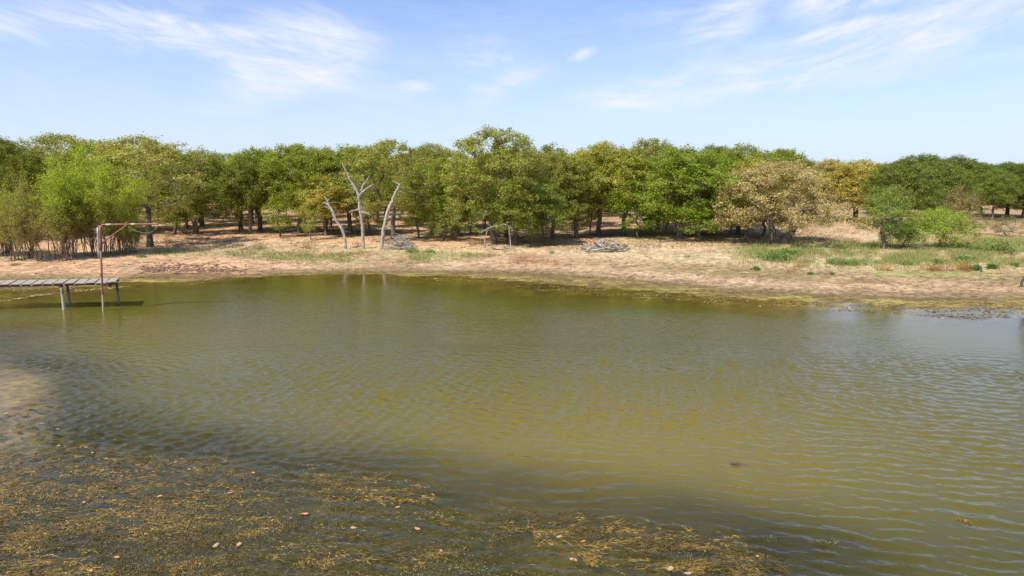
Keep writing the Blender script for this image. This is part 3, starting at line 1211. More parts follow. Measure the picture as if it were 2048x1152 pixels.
def gen_willow(seed, H, W, nst, up=1.0, leaf=.13, nside=12, nl=60, base=.9, dry_low=.6, drop=.32):
    r_ = np.random.default_rng(seed)
    P0, P1, A0, A1 = [], [], [], []
    LC, LN, LD, DR = [], [], [], []
    for s in range(nst):
        th = r_.random() * 6.283
        b = np.array([math.cos(th), math.sin(th) * .7, 0]) * base * r_.random() ** .5
        reach = W / 2 * r_.random() ** .6
        h = H * (1 - .40 * (reach / (W / 2)) ** 2) * r_.uniform(.7, 1.0)
        tip = np.array([math.cos(th) * reach, math.sin(th) * reach * .8, h])
        n = 9
        prev = b - np.array([0, 0, .2])
        r0 = r_.uniform(.018, .04)
        for i in range(1, n + 1):
            t = i / n
            q = b + (tip - b) * np.array([t ** 1.35, t ** 1.35, t ** .9]) + r_.normal(size=3) * .06
            P0.append(prev); P1.append(q); A0.append(r0 * (1 - .85 * (i - 1) / n)); A1.append(r0 * (1 - .85 * i / n))
            if t > drop:
                for k in range(max(1, int(nside / n * 1.6))):
                    dv = r_.normal(size=3) * .55 + np.array([0, 0, .75 * up])
                    dv += np.append((q - b)[:2] * .12, 0)
                    dv /= np.linalg.norm(dv)
                    Ls = r_.uniform(.55, 1.25)
                    e = q + dv * Ls
                    P0.append(q); P1.append(e); A0.append(.011); A1.append(.004)
                    tt = r_.random(nl) ** .8
                    sag = np.stack([np.zeros(nl), np.zeros(nl), -.18 * tt ** 2], 1)
                    c = q + dv * Ls * tt[:, None] * 1.05 + r_.normal(size=(nl, 3)) * (.05 + .11 * tt[:, None]) + sag
                    LC.append(c)
                    LN.append(r_.normal(size=(nl, 3)) * .8 + np.array([-.1, -.3, .5]))
                    LD.append(dv + r_.normal(size=(nl, 3)) * .6)
                    dd = np.clip(dry_low * (1 - c[:, 2] / (H * .72)), 0, 1)
                    DR.append(np.clip(dd + (r_.random() < .12) * .4 + r_.normal(size=nl) * .08, 0, 1))
            prev = q
        # bare side twigs low on the stem
        for _ in range(3):
            t = r_.uniform(.08, .5)
            q = b + (tip - b) * np.array([t ** 1.35, t ** 1.35, t ** .9])
            e = q + np.array([r_.normal() * .5, r_.normal() * .5, r_.uniform(.2, 1.0)])
            P0.append(q); P1.append(e); A0.append(.012); A1.append(.004)
    V, Fc = frustums(P0, P1, np.array(A0), np.array(A1), 5)
    st = new_mesh('stems', V, Fc, M_STEM, None, True)
    LC, LN, LD, DR = map(np.concatenate, (LC, LN, LD, DR))
    lv, lf = leaf_quads(LC, LN, leaf * r_.uniform(.6, 1.3, len(LC)), .24, r_, LD)
    cr = new_mesh('foliage', lv, lf, M_LEAF, {'tint': ('FACE', 'FLOAT', np.clip(r_.normal(.5, .22, len(LC)), 0, 1)), 'dry': ('FACE', 'FLOAT', DR)})
    return st, cr


def place_shrub(meshes, loc, color, label, name, cat='shrub', rot=0, scale=1, group=None):
    root = bpy.data.objects.new(name, None)
    COL.objects.link(root)
    root.location = loc
    root.rotation_euler = (0, 0, R(rot))
    root.scale = (scale,) * 3
    tag(root, label, cat, group)
    link('stems', meshes[0], root)
    c = link('foliage', meshes[1], root)
    c.color = (*color, 1)
    return root


wil = gen_willow(1, 7.5, 6.5, 38, nside=23, nl=52, base=1.3, dry_low=.75)
place_shrub(wil, ground_at(208, 510), (.37, .49, .03), 'tall lime green willow clump with brown stems behind the jetty', 'willow_shrub')
wil2 = gen_willow(2, 6.7, 3.6, 26, nside=26, nl=52, base=.9, dry_low=1.05)
place_shrub(wil2, ground_at(128, 520), (.34, .44, .035), 'brown-footed willow clump standing nearest the water behind the jetty', 'willow_shrub')
wil3 = gen_willow(3, 5.0, 4.2, 28, nside=20, nl=40, base=.9, dry_low=.9, leaf=.12)
place_shrub(wil3, ground_at(52, 520), (.33, .34, .07), 'thin olive and brown shrub between the willow clumps and the dark stump', 'brown_shrub')
wil4 = gen_willow(4, 5.2, 4.2, 24, nside=20, nl=40, base=.8, dry_low=.6, leaf=.12)
place_shrub(wil4, ground_at(-18, 512), (.38, .43, .03), 'yellow-green shrub cut by the frame behind the shore end of the jetty', 'brown_shrub')
place_shrub(wil3, ground_at(262, 506), (.34, .46, .03), 'small lime shrub with slanting stems under the red pole', 'willow_shrub', rot=100, scale=.72)

# ------------------------------------------------------------------ bleached snags


def plane_pt(px, py, y):
    d = ray(px, py)
    t = y / d[1]
    return np.array([d[0] * t, y, CAM_H + d[2] * t])


def snag(base, trunk, branches, label, seed, thick=.68, mat=None):
    mat = mat or M_DEAD
    b = ground_at(*base)
    y0 = b[1]
    root = bpy.data.objects.new('dead_tree', None)
    COL.objects.link(root)
    root.location = b
    tag(root, label, 'dead tree', 'bleached dead snags on the bank')

    def conv(poly, dy):
        P = []
        Rd = []
        for i, q in enumerate(poly):
            dep = y0 + dy * i / max(1, len(poly) - 1)
            P.append(plane_pt(q[0], q[1], dep) - b)
            Rd.append(q[2] / 2 / F * dep * thick)
        return P, Rd
    P, Rd = conv(trunk, 0)
    P[0][2] = -.2
    P.insert(1, P[0] * .5 + P[1] * .5)
    Rd.insert(1, Rd[0] * .55 + Rd[1] * .45)
    P, Rd = resample(P, Rd, .16)
    r_ = np.random.default_rng(seed)
    P[1:-1] += r_.normal(size=(len(P) - 2, 3)) * .015
    Tp = P.copy()
    me = tube(P, Rd, 9, .20, seed)
    me.materials.append(mat)
    link('trunk', me, root)
    for i, (poly, dy) in enumerate(branches):
        P, Rd = conv(poly, dy)
        P, Rd = resample(P, Rd, .10)
        P[1:] += r_.normal(size=(len(P) - 1, 3)) * .012
        me = tube(P, Rd, 6, .15, seed + i + 1)
        me.materials.append(mat)
        link('branch', me, root)
    for k in range(9):      # broken fine twigs
        j = int(r_.integers(max(1, len(Tp) // 3), len(Tp)))
        dv = r_.normal(size=3) * np.array([1, .8, .5]) + np.array([0, 0, .25])
        dv /= np.linalg.norm(dv)
        Ls = r_.uniform(.2, .75)
        q = [Tp[j] + dv * Ls * t + r_.normal(size=3) * .04 * t for t in (0, .35, .7, 1)]
        me = tube(q, [.022, .016, .011, .005], 5, .2, seed + 40 + k)
        me.materials.append(mat)
        link('twig', me, root)
    return root


snag((692, 497), [(692, 497, 10), (690, 478, 8), (687, 462, 8), (677, 448, 8), (669, 435, 8), (664, 420, 8), (657, 409, 6), (651, 405, 4), (645, 406, 1.5)],
     [([(663, 420, 6), (656, 417, 5), (650, 412, 3), (646, 413, 1.5)], -.3), ([(660, 412, 4), (656, 405, 3), (653, 398, 2), (650, 395, 1)], .2),
      ([(655, 403, 2), (657, 398, 1.4), (656, 396, .8)], .2), ([(660, 405, 1.6), (668, 404.5, 1.2), (682, 405.5, .8)], .3)],
     'short bleached snag bent like an elbow with a hooked tip', 11)
snag((727, 497), [(727, 497, 11), (726, 475, 9), (725, 450, 9), (722, 430, 8), (719, 415, 8), (718, 400, 8), (717, 388, 9), (711, 377, 7), (704, 366, 6), (697, 352, 5.5), (692, 341, 4.5), (686, 330, 2.5), (685, 325, 1)],
     [([(718, 394, 8), (724, 384, 6), (733, 377, 5), (741, 372, 4), (746, 368, 2), (748, 369, 1)], -.5), ([(721, 382, 5), (727, 370, 4), (734, 361, 3.5), (738, 352, 2)], .5),
      ([(719, 418, 6), (712, 421, 4), (705, 421, 3), (698, 425, 2)], -.4), ([(722, 425, 4), (730, 424, 3), (737, 428, 2.4), (742, 431, 1.2)], -.5), ([(734, 426, 2), (738, 423, 1)], -.2),
      ([(700, 358, 2), (692, 357, 1.6), (686, 361, 1.2), (680, 363, .8), (673, 367, .6)], -.4), ([(692, 343, 2), (688, 346, 1.2), (684, 348, .7)], .1), ([(718, 400, 3), (712, 400, 1.4)], -.2),
      ([(727, 386, 2.2), (731, 390, 1.4), (737, 391, .8)], .3)],
     'tallest bleached snag, forked with a hooked arm low on its stem', 31)
snag((764, 497), [(762, 497, 12), (765, 478, 11), (768, 455, 11), (773, 432, 10), (777, 418, 9), (783, 405, 8), (789, 390, 7), (795, 378, 6), (799, 370, 4.5), (800, 367, 3)],
     [([(799, 370, 4), (793, 366, 2.5), (788, 364, 1.5), (785, 362, .8)], .1), ([(799, 383, 2), (806, 384, 1.4), (812, 386, .8)], .2), ([(771, 436, 2.5), (765, 433, 1.6), (762, 430, 1)], -.2),
      ([(780, 410, 2.5), (786, 407, 1.5), (791, 408, .8)], .3), ([(769, 452, 3), (776, 454, 2), (782, 457, 1.2)], -.4)],
     'bleached snag leaning towards the brush heap with a crooked tip', 51)
# fallen grey limb arching beside the tallest oak
snag((969, 495), [(969, 497, 6), (970, 480, 5), (973, 463, 5), (979, 454, 5), (990, 453, 5), (1000, 452, 4.5), (1008, 446, 4), (1016, 450, 4), (1024, 458, 3.5), (1033, 463, 3), (1041, 472, 2)],
     [([(978, 455, 4), (968, 461, 3), (960, 465, 2), (955, 463, 1)], -.3), ([(971, 472, 3), (965, 471, 2), (960, 474, 1)], -.2), ([(1018, 452, 4), (1019, 468, 4), (1021, 485, 5), (1022, 498, 6)], -.3),
      ([(982, 454, 2), (976, 448, 1.4), (972, 444, .8)], .1), ([(965, 463, 2), (963, 470, 1)], -.1)],
     'arched grey broken limb propped at the foot of the tallest oak', 71, .42, M_STICK)

# ------------------------------------------------------------------ heaps of wood
stick_meshes = []
for i in range(6):
    r_ = np.random.default_rng(900 + i)
    n = 7
    t = np.linspace(-.5, .5, n)
    P = np.stack([t, np.cumsum(r_.normal(size=n)) * .03, np.cumsum(r_.normal(size=n)) * .03], 1)
    me = tube(P, .5 * (.05 - .03 * (t + .5)), 6, .2, i)
    stick_meshes.append(me)


def heap(name, loc, W, D, Hh, n, lmin, lmax, thick, label, mats, seed, cat):
    r_ = random.Random(seed)
    root = bpy.data.objects.new(name, None)
    COL.objects.link(root)
    root.location = loc
    tag(root, label, cat)
    base = {}
    for i in range(n):
        k = r_.randrange(6)
        mt = r_.choice(mats)
        key = (k, mt.name)
        if key not in base:
            me = stick_meshes[k].copy()
            me.materials.clear()
            me.materials.append(mt)
            base[key] = me
        o = link('stick', base[key], root)
        L_ = r_.uniform(lmin, lmax)
        t = r_.uniform(-1, 1)
        x = t * W / 2 * .8
        top = Hh * (1 - abs(t) ** 1.5)
        z = top * r_.random() ** .7
        o.location = (x, r_.uniform(-D / 2, D / 2) * (1 - z / (Hh + .1)), z + .02)
        o.rotation_euler = (r_.uniform(0, 6), r_.uniform(-.7, .7) * (z / (Hh + .01)) ** .5 * 1.3, r_.uniform(-.5, .5) + (PI if r_.random() < .5 else 0) + (r_.random() < .25) * r_.uniform(-1, 1))
        o.scale = (L_, thick * r_.uniform(.6, 1.5), thick * r_.uniform(.6, 1.5))
    return root


heap('brush_heap', ground_at(798, 499), 1.9, 1.3, 1.15, 90, .6, 1.4, .9, 'heap of thin pale dead sticks at the foot of the leaning snag', [M_STICK, M_DEAD], 3, 'brush heap')
heap('log_pile', ground_at(1214, 503), 2.7, 1.5, .50, 62, .7, 1.8, 1.8, 'low pile of grey logs and branches on the dry bank behind the algae margin', [M_DEAD, M_STICK, M_STICK, M_DARKSTICK], 4, 'log pile')
p = ground_at(1180, 502)
heap('log_pile', p, 1.9, .8, .12, 9, .8, 2.0, 1.8, 'few flat-lying logs trailing from the grey log pile', [M_DEAD, M_DARKSTICK], 5, 'log pile')
heap('brush_heap', ground_at(85, 522), 7.0, 1.4, .18, 46, .5, 1.6, .9, 'scatter of dead twigs lying under the willow clumps', [M_DARKSTICK, M_STICK], 6, 'brush heap')
heap('brush_heap', ground_at(1000, 500), 2.6, .7, .12, 16, .5, 1.3, 1.2, 'few grey sticks lying before the arched broken limb', [M_DARKSTICK, M_STICK], 8, 'brush heap')

# dark stump by the left edge
b = ground_at(18, 506)
me, _r = None, None
P, Rd = resample([(0, 0, -.2), (0.02, 0, .3), (.05, 0, .9), (-.1, .02, 1.6), (-.3, .05, 2.6)], [.34, .25, .2, .17, .1], .15)
me = tube(P, Rd, 10, .15, 77)
me.materials.append(M_BARK)
tag(link('tree_stump', me, None, b), 'dark leaning broken trunk beside the yellow-green shrub at the frame edge', 'stump')

# ------------------------------------------------------------------ jetty and pole
DZ = 1.22
root = bpy.data.objects.new('jetty', None)
COL.objects.link(root)
pE = pix(233, 564, DZ)          # near corner of the free end
pL = pix(0, 568.5, DZ)
ang = math.atan2(pL[1] - pE[1], pL[0] - pE[0]) - PI
root.location = (pE[0], pE[1], 0)
root.rotation_euler = (0, 0, ang)
tag(root, 'narrow weathered plank jetty on pilings reaching out over the pond', 'jetty')
WID = 1.25
pitch_ = .445
rj = random.Random(5)
SK = .26


def skew(me):
    for v in me.vertices:
        v.co.x -= v.co.y * SK
    return me


pm = [box_mesh(pitch_ - .05, WID, .045, M_PLANK, .006, i) for i in range(5)]
pm2 = [box_mesh(pitch_ * .5 - .012, WID, .045, M_PLANK, .005, i + 9) for i in range(5)]
npl = 22
for me_ in pm:
    skew(me_)
for i in range(npl):
    xx = -(i + .5) * pitch_ - SK * WID / 2
    for half in (1,):
        o = link('plank', pm[rj.randrange(5)], root)
        o.location = (xx, WID / 2 + rj.uniform(-.025, .025), DZ - .022 + rj.uniform(-.012, .012) + (.035 if i == 0 and half == 1 else 0))
        o.rotation_euler = (rj.uniform(-.008, .008), rj.uniform(-.035, .035) + (-.10 if i == 0 and half == 1 else 0), rj.uniform(-.012, .012))
for yy in (.10, WID - .12):
    o = link('stringer', box_mesh(npl * pitch_ - .1, .06, .09, M_STRINGER, .003, 3), root)
    o.location = (-npl * pitch_ / 2 - .02 - SK * yy, yy, DZ - .045 - .048)
endm = [box_mesh(.07, .04, .05, M_DEAD, .004, 40 + i, .004) for i in range(3)]
for i in range(npl):
    o = link('bolt_block', endm[i % 3], root)
    o.location = (-(i + .02) * pitch_ - .22 * 0 - .45, .045, DZ - .075)
for xx in (-.35, -2.42, -8.4):
    o = link('crossbeam', skew(box_mesh(.09, WID - .04, .10, M_STRINGER, .003, 8)), root)
    o.location = (xx - SK * WID / 2, WID / 2, DZ - .045 - .095 - .052)


def piling(x, y, mat, r, seed, top=DZ - .06):
    P, Rd = resample([(x, y, top), (x + .01, y, top / 2), (x + .015, y, 0), (x + .02, y, -1.3)], [r, r * .95, r * 1.05, r], .25)
    me = tube(P, Rd, 10, .05, seed)
    me.materials.append(mat)
    link('piling', me, root)


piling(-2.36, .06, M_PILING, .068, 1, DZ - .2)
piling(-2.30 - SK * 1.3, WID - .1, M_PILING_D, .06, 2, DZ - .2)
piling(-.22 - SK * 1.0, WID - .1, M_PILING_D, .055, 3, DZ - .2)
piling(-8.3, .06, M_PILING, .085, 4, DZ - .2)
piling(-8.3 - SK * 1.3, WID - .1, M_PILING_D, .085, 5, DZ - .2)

# red pole: a gallows of pipe fixed to the near side of the jetty
pb = pix(203.5, 622, 0)
yp = pb[1]


def pp(px, py, dy=0):
    q = plane_pt(px, py, yp + dy)
    return q - np.array([pb[0], pb[1], 0])


proot = bpy.data.objects.new('hoist_pole', None)
COL.objects.link(proot)
proot.location = (pb[0], pb[1], 0)
tag(proot, 'rusty red pipe pole with a braced horizontal arm standing at the jetty', 'pole')


def pipe(name, a, b, r, mat, mid=None, seed=0):
    P = [a, b] if mid is None else [a] + mid + [b]
    if mid is None:
        P = [a + (b - a) * t for t in np.linspace(0, 1, 6)]
        Rd = [r] * 6
    else:
        P, Rd = resample(P, [r] * len(P), .05)
    me = tube(P, Rd, 10, .0, seed)
    me.materials.append(mat)
    return link(name, me, proot)


lo = pp(203.5, 622)
lo[2] = -1.2
pipe('post', lo, pp(201.5, 500), .042, M_RUST)
pipe('sleeve', pp(202, 500), pp(201, 451), .060, M_RUST)
pipe('collar', pp(202.4, 552), pp(202.4, 548), .062, M_RUST)
pipe('collar', pp(201.8, 489.5), pp(201.6, 485), .078, M_RUST)
pipe('arm', pp(201, 454), pp(317, 448), .036, M_RUST, [pp(202, 450.5), pp(208, 449.2), pp(254, 448.6)])
pipe('worn_band', pp(212, 449.1), pp(222, 448.9), .038, M_PALEPAINT)
pipe('worn_band', pp(262, 448.5), pp(271, 448.4), .038, M_PALEPAINT)
pipe('brace', pp(202, 487), pp(254, 450), .034, M_RUST)
pipe('bracket', pp(253.5, 452), pp(253.5, 444), .05, M_RUST)
pipe('side_pipe', pp(195.3, 455), pp(197.6, 516), .034, M_GALV)
pipe('hanger', pp(195.2, 453), pp(200.5, 452), .03, M_RUST)
pipe('hanger', pp(196.6, 486), pp(201.5, 487), .03, M_RUST)
rp = [pp(262, 457), pp(272, 462), pp(283, 465), pp(294, 466.5), pp(305, 464)]
me = tube(*resample([pp(254, 451)] + rp + [pp(316, 450)], [.006] * 7, .08), 5, 0, 2)
me.materials.append(M_ROPE)
link('rope', me, proot)
me = tube(*resample([pp(316, 450), pp(314, 456), pp(310, 461)], [.02, .016, .01], .05), 5, 0, 2)
me.materials.append(M_RUST)
link('hook', me, proot)

# ------------------------------------------------------------------ low growth


def blades(name, X, Y, Hh, Cc, wid, label, r_, lean=.35, zoff=-.02):
    n = len(X)
    Z = height(X, Y)[0] + zoff
    th = r_.random(n) * 6.283
    dx = np.cos(th) * wid
    dy = np.sin(th) * wid
    lx = r_.normal(size=n) * lean * Hh
    ly = r_.normal(size=n) * lean * Hh
    v = np.stack([np.stack([X - dx, Y - dy, Z], 1), np.stack([X + dx, Y + dy, Z], 1), np.stack([X + lx, Y + ly, Z + Hh], 1)], 1).reshape(-1, 3)
    Fc = np.arange(n * 3).reshape(-1, 3)
    me = new_mesh(name, v, Fc, M_BLADE, {'col': ('FACE', 'FLOAT_COLOR', Cc)})
    o = link(name, me)
    tag(o, label, 'grass', kind='stuff')
    return o


def scatter_px(n, x0, x1, y0, y1, dens, r_, z=.45):
    """points on the far ground with a density given over the picture of the place"""
    px = r_.uniform(x0, x1, n)
    py = r_.uniform(y0, y1, n)
    k = r_.random(n) < dens(px, py)
    px, py = px[k], py[k]
    d0 = (px - 1024) / F
    Yv = (576 - py) / F
    dy = math.cos(PITCH) + Yv * math.sin(PITCH)
    dz = -math.sin(PITCH) + Yv * math.cos(PITCH)
    t = (z - CAM_H) / dz
    return d0 * t, dy * t, px, py


rg = np.random.default_rng(12)


def patchy(px, py, s=40, sy=10, seed=60):
    return fbm(px / s, py / sy, seed, 4, .6)


X, Y, px, py = scatter_px(230000, 300, 2150, 476, 540, lambda a, b: np.clip(green_strip(a, b) * smooth(.38, .52, patchy(a, b)) * 1.3, 0, 1), rg)
n = len(X)
base = np.array([.23, .29, .06])
alt = np.array([.42, .38, .16])
t = np.clip(rg.normal(.4, .3, n), 0, 1)
C = base + (alt - base) * t[:, None]
C *= rg.uniform(.7, 1.3, n)[:, None]
blades('green_grass', X, Y, rg.uniform(.06, .20, n) * (1 + .9 * (px > 1400)), C, .018, 'green grass growing in patches along the far bank', rg)


def dry_d(a, b):
    m = smooth(1340, 1560, a) * smooth(552, 538, b) * smooth(478, 492, b)
    m = np.maximum(m, smooth(1700, 1800, a) * smooth(452, 462, b) * smooth(500, 485, b) * .8)
    m = np.maximum(m, .45 * smooth(516, 508, b) * smooth(494, 501, b) * (a < 1400))
    m = np.maximum(m, .12 * smooth(548, 538, b))
    return np.clip(m * smooth(.35, .62, patchy(a, b, 55, 9, 71)), 0, 1)


X, Y, px, py = scatter_px(190000, -40, 2150, 450, 556, dry_d, rg)
n = len(X)
base = np.array([.52, .40, .20])
alt = np.array([.42, .24, .13])
t = np.clip(rg.normal(.2, .3, n) + .35 * smooth(520, 540, py), 0, 1)
C = (base + (alt - base) * t[:, None]) * rg.uniform(.65, 1.2, n)[:, None]
blades('dry_grass', X, Y, rg.uniform(.08, .36, n) * np.where(py > 530, .5, 1), C, .012, 'straw coloured dry grass on the bank and meadow', rg)

# short weeds on the mud, red patches among them


def red_d(a, b):
    r = blob(a, b, 1045, 516, 26, 5) * .9 + blob(a, b, 1090, 517, 60, 3) * .6 + blob(a, b, 1600, 533, 12, 3) + blob(a, b, 1680, 532, 10, 2) + blob(a, b, 1415, 506, 14, 2) + blob(a, b, 1580, 541, 10, 4) + .5 * blob(a, b, 1890, 536, 60, 5)
    return np.clip(r, 0, 1)


X, Y, px, py = scatter_px(60000, 980, 1960, 500, 550, red_d, rg)
n = len(X)
C = np.array([.42, .09, .05])[None] * rg.uniform(.6, 1.3, n)[:, None]
blades('red_weeds', X, Y, rg.uniform(.05, .22, n), C, .014, 'rust red low weeds in streaks along the top of the mud bank', rg)
X, Y, px, py = scatter_px(110000, 880, 2150, 520, 596, lambda a, b: np.clip(smooth(.46, .62, patchy(a, b, 60, 6, 80)) * smooth(522, 535, b) * smooth(590, 560, b + 10 * (a < 1400)) * smooth(900, 1100, a), 0, 1) * .7, rg, .25)
n = len(X)
C = np.array([.25, .21, .075])[None] * rg.uniform(.6, 1.4, n)[:, None]
blades('mud_weeds', X, Y, rg.uniform(.02, .08, n), C, .016, 'olive creeping weeds thinly covering the drying mud', rg)

# fallen leaves under the trees
X, Y, px, py = scatter_px(60000, 250, 1720, 440, 500, lambda a, b: np.clip(smooth(500, 485, b) * smooth(.42, .6, patchy(a, b, 30, 6, 90)), 0, 1), rg, .6)
n = len(X)
Z = height(X, Y)[0] + .015
cc = np.stack([X, Y, Z], 1)
lv, lf = leaf_quads(cc, rg.normal(size=(n, 3)) * .3 + np.array([0, 0, 1.]), rg.uniform(.08, .16, n), .6, rg)
C = np.array([.20, .125, .06])[None] * rg.uniform(.5, 1.6, n)[:, None]
o = link('leaf_litter', new_mesh('leaf_litter', lv, lf, M_BLADE, {'col': ('FACE', 'FLOAT_COLOR', C)}))
tag(o, 'brown fallen oak leaves strewn below the woodland', 'leaves', kind='stuff')


def dome_plant(seed, W, H, n, leaf, asp, flat=.6):
    r_ = np.random.default_rng(seed)
    th = r_.random(n) * 6.283
    ph = np.arccos(r_.random(n))
    q = r_.random(n) ** .3
    lump = 1 + .25 * np.sin(3 * th + seed) + .15 * np.sin(7 * th + seed * 2)
    P = np.stack([np.sin(ph) * np.cos(th) * q * W / 2 * lump, np.sin(ph) * np.sin(th) * q * W / 2 * .7 * lump, np.cos(ph) * q * H * lump + .03], 1)
    lv, lf = leaf_quads(P, r_.normal(size=(n, 3)) * .6 + np.array([0, -.2, .9]), leaf * r_.uniform(.6, 1.3, n), asp, r_)
    st0 = []
    st1 = []
    for i in range(14):
        k = r_.integers(n)
        st0.append((P[k][0] * .1, P[k][1] * .1, -.05))
        st1.append(P[k])
    V, Fc = frustums(st0, st1, np.full(14, .014), np.full(14, .006), 4)
    return (new_mesh('stems', V, Fc, M_STEM),
            new_mesh('foliage', lv, lf, M_LEAF, {'tint': ('FACE', 'FLOAT', np.clip(r_.normal(.5, .25, n), 0, 1)), 'dry': ('FACE', 'FLOAT', np.clip(r_.normal(.04, .05, n), 0, 1))}))


bw = [dome_plant(1, 2.4, .62, 900, .13, .8), dome_plant(2, 1.0, .32, 220, .12, .8), dome_plant(3, 1.3, .5, 900, .12, .12), dome_plant(4, 1.6, .45, 600, .10, .5)]
place_shrub(bw[0], ground_at(1552, 521), (.17, .26, .07), 'largest round-leaved green weed clump at the meadow corner by the mud', 'broadleaf_weed', 'weed')
place_shrub(bw[1], ground_at(1575, 512), (.18, .27, .07), 'round-leaved weed tucked behind the largest weed clump', 'broadleaf_weed', 'weed', scale=1.5)
small = [
    (1512, 541, 1, .6, (0.080, 0.240, 0.048), 'dark green weed standing alone on the mud before the largest weed clump'),
    (1620, 549, 1, .45, (0.096, 0.176, 0.048), 'small round-leaved weed on the bare mud under the tan oak side'),
    (1664, 550, 1, .45, (0.144, 0.256, 0.096), 'tiny pale green weed on the mud next to the small round-leaved one'),
    (1950, 541, 1, .95, (0.080, 0.176, 0.048), 'dark round-leaved weed at the bottom edge of the meadow'),
    (1984, 537, 1, .9, (0.096, 0.192, 0.048), 'dark round-leaved weed second along the meadow bottom'),
    (1925, 523, 1, 1.3, (0.208, 0.272, 0.080), 'pale round-leaved weed clump among the bright meadow grass'),
    (1875, 527, 1, .9, (0.176, 0.272, 0.096), 'mid green round-leaved weed in the meadow under the mesquite'),
    (2030, 533, 1, .7, (0.096, 0.192, 0.048), 'round-leaved weed in the meadow nearest the frame edge'),
    (1700, 530, 3, 1.0, (0.160, 0.272, 0.064), 'bright low weed patch in the dry grass beneath the sapling'),
    (1668, 528, 3, 1.0, (0.176, 0.272, 0.064), 'bright low weed patch between the largest weed clump and the sapling'),
    (1815, 530, 3, .8, (0.192, 0.288, 0.048), 'lime low weed patch in the dry grass before the mesquite'),
    (1990, 505, 3, 2.1, (0.160, 0.224, 0.048), 'wide green weed mound with a shaded hollow beneath it'),
    (1770, 541, 2, .8, (0.512, 0.320, 0.112), 'brown dead grass tussock on the mud below the sapling'),
    (1868, 542, 2, .8, (0.416, 0.240, 0.080), 'rusty grass tussock on the mud below the mesquite'),
    (1928, 541, 2, 1.0, (0.384, 0.224, 0.064), 'dark rusty grass tussock beside the round-leaved weeds'),
    (517, 497, 2, .9, (0.272, 0.272, 0.128), 'grey-green grass tussock alone on the orange soil'),
    (612, 496, 2, .9, (0.416, 0.352, 0.192), 'pale straw tussock near the short bent snag'),
    (824, 505, 3, .8, (0.160, 0.272, 0.064), 'green weed patch just past the brush heap'),
    (858, 505, 3, .6, (0.192, 0.288, 0.080), 'second green weed patch past the brush heap'),
    (1185, 501, 3, .5, (0.160, 0.320, 0.096), 'bright weed growing through the log pile'),
    (1103, 507, 2, .5, (0.208, 0.240, 0.080), 'green tussock on the bank before the log pile'),
    (1375, 516, 2, .5, (0.208, 0.256, 0.080), 'olive tussock alone on the bank past the log pile'),
    (30, 531, 3, .4, (0.192, 0.256, 0.080), 'small green weed on the pale mud behind the jetty'),
    (283, 515, 3, .5, (0.112, 0.192, 0.048), 'small dark weed in the shade of the silvery-limbed oak'),
    (1905, 496, 3, 1.5, (0.176, 0.272, 0.032), 'lime weed mound under the far side of the mesquite'),
    (1745, 497, 3, 1.0, (0.144, 0.192, 0.048), 'olive weed mound at the foot of the sapling'),
]
for (px_, py_, k, s, c, lab) in small:
    place_shrub(bw[k], ground_at(px_, py_), c, lab, 'grass_tussock' if k == 2 else 'broadleaf_weed' if k == 1 else 'weed_patch', 'grass' if k == 2 else 'weed', rot=random.uniform(0, 360), scale=s)

# dark stick at the edge of the bank
q0 = ground_at(2040, 575)
P, Rd = resample([(0, 0, -.1), (.08, 0, .25), (.16, 0, .55), (.2, 0, .75)], [.03, .07, .05, .015], .08)
me = tube(P, Rd, 7, .2, 5)
me.materials.append(M_DARKSTICK)
tag(link('driftwood', me, None, q0), 'short dark driftwood stick stuck upright in the bank mud', 'driftwood')

# clods of mud thrown up on the shore
clods = []
import bmesh
for i in range(4):
    bm = bmesh.new()
    bmesh.ops.create_icosphere(bm, subdivisions=2, radius=.5)
    r_ = random.Random(i)
    ph = [r_.uniform(0, 6) for _ in range(6)]
    for v in bm.verts:
        k = 1 + .22 * math.sin(v.co.x * 7 + ph[0]) + .2 * math.sin(v.co.y * 9 + ph[1]) + .18 * math.sin(v.co.z * 11 + ph[2])
        v.co *= k
    me = bpy.data.meshes.new('clod')
    bm.to_mesh(me)
    bm.free()
    me.materials.append(M_CLOD)
    clods.append(me)


def clod_field(cx, cy, rx, ry, n, s0, s1, label, seed):
    r_ = random.Random(seed)
    Vs = []
    Fs = []
    off = 0
    c0 = ground_at(cx, cy)
    for i in range(n):
        a = r_.gauss(cx, rx / 2)
        b = r_.gauss(cy, ry / 2)
        p = ground_at(a, b)
        me = clods[r_.randrange(4)]
        v = np.array([q.co for q in me.vertices])
        s = r_.uniform(s0, s1)
        v = v * np.array([s * r_.uniform(.8, 1.8), s, s * .6])
        an = r_.uniform(0, 6)
        v = np.stack([v[:, 0] * math.cos(an) - v[:, 1] * math.sin(an), v[:, 0] * math.sin(an) + v[:, 1] * math.cos(an), v[:, 2]], 1) + p
        Vs.append(v)
        Fs.append(np.array([q.vertices[:] for q in me.polygons]) + off)
        off += len(v)
    o = link('mud_clods', new_mesh('mud_clods', np.concatenate(Vs), np.concatenate(Fs), M_CLOD, None, True))
    tag(o, label, 'mud', kind='stuff')


clod_field(385, 537, 110, 10, 260, .05, .20, 'churned brown mud clods on the shore beyond the jetty', 1)
clod_field(310, 541, 26, 4, 90, .07, .24, 'heap of dark mud and weed at the shore beside the jetty', 2)
clod_field(440, 543, 60, 4, 90, .05, .18, 'smaller mud clods close to the waterline', 3)

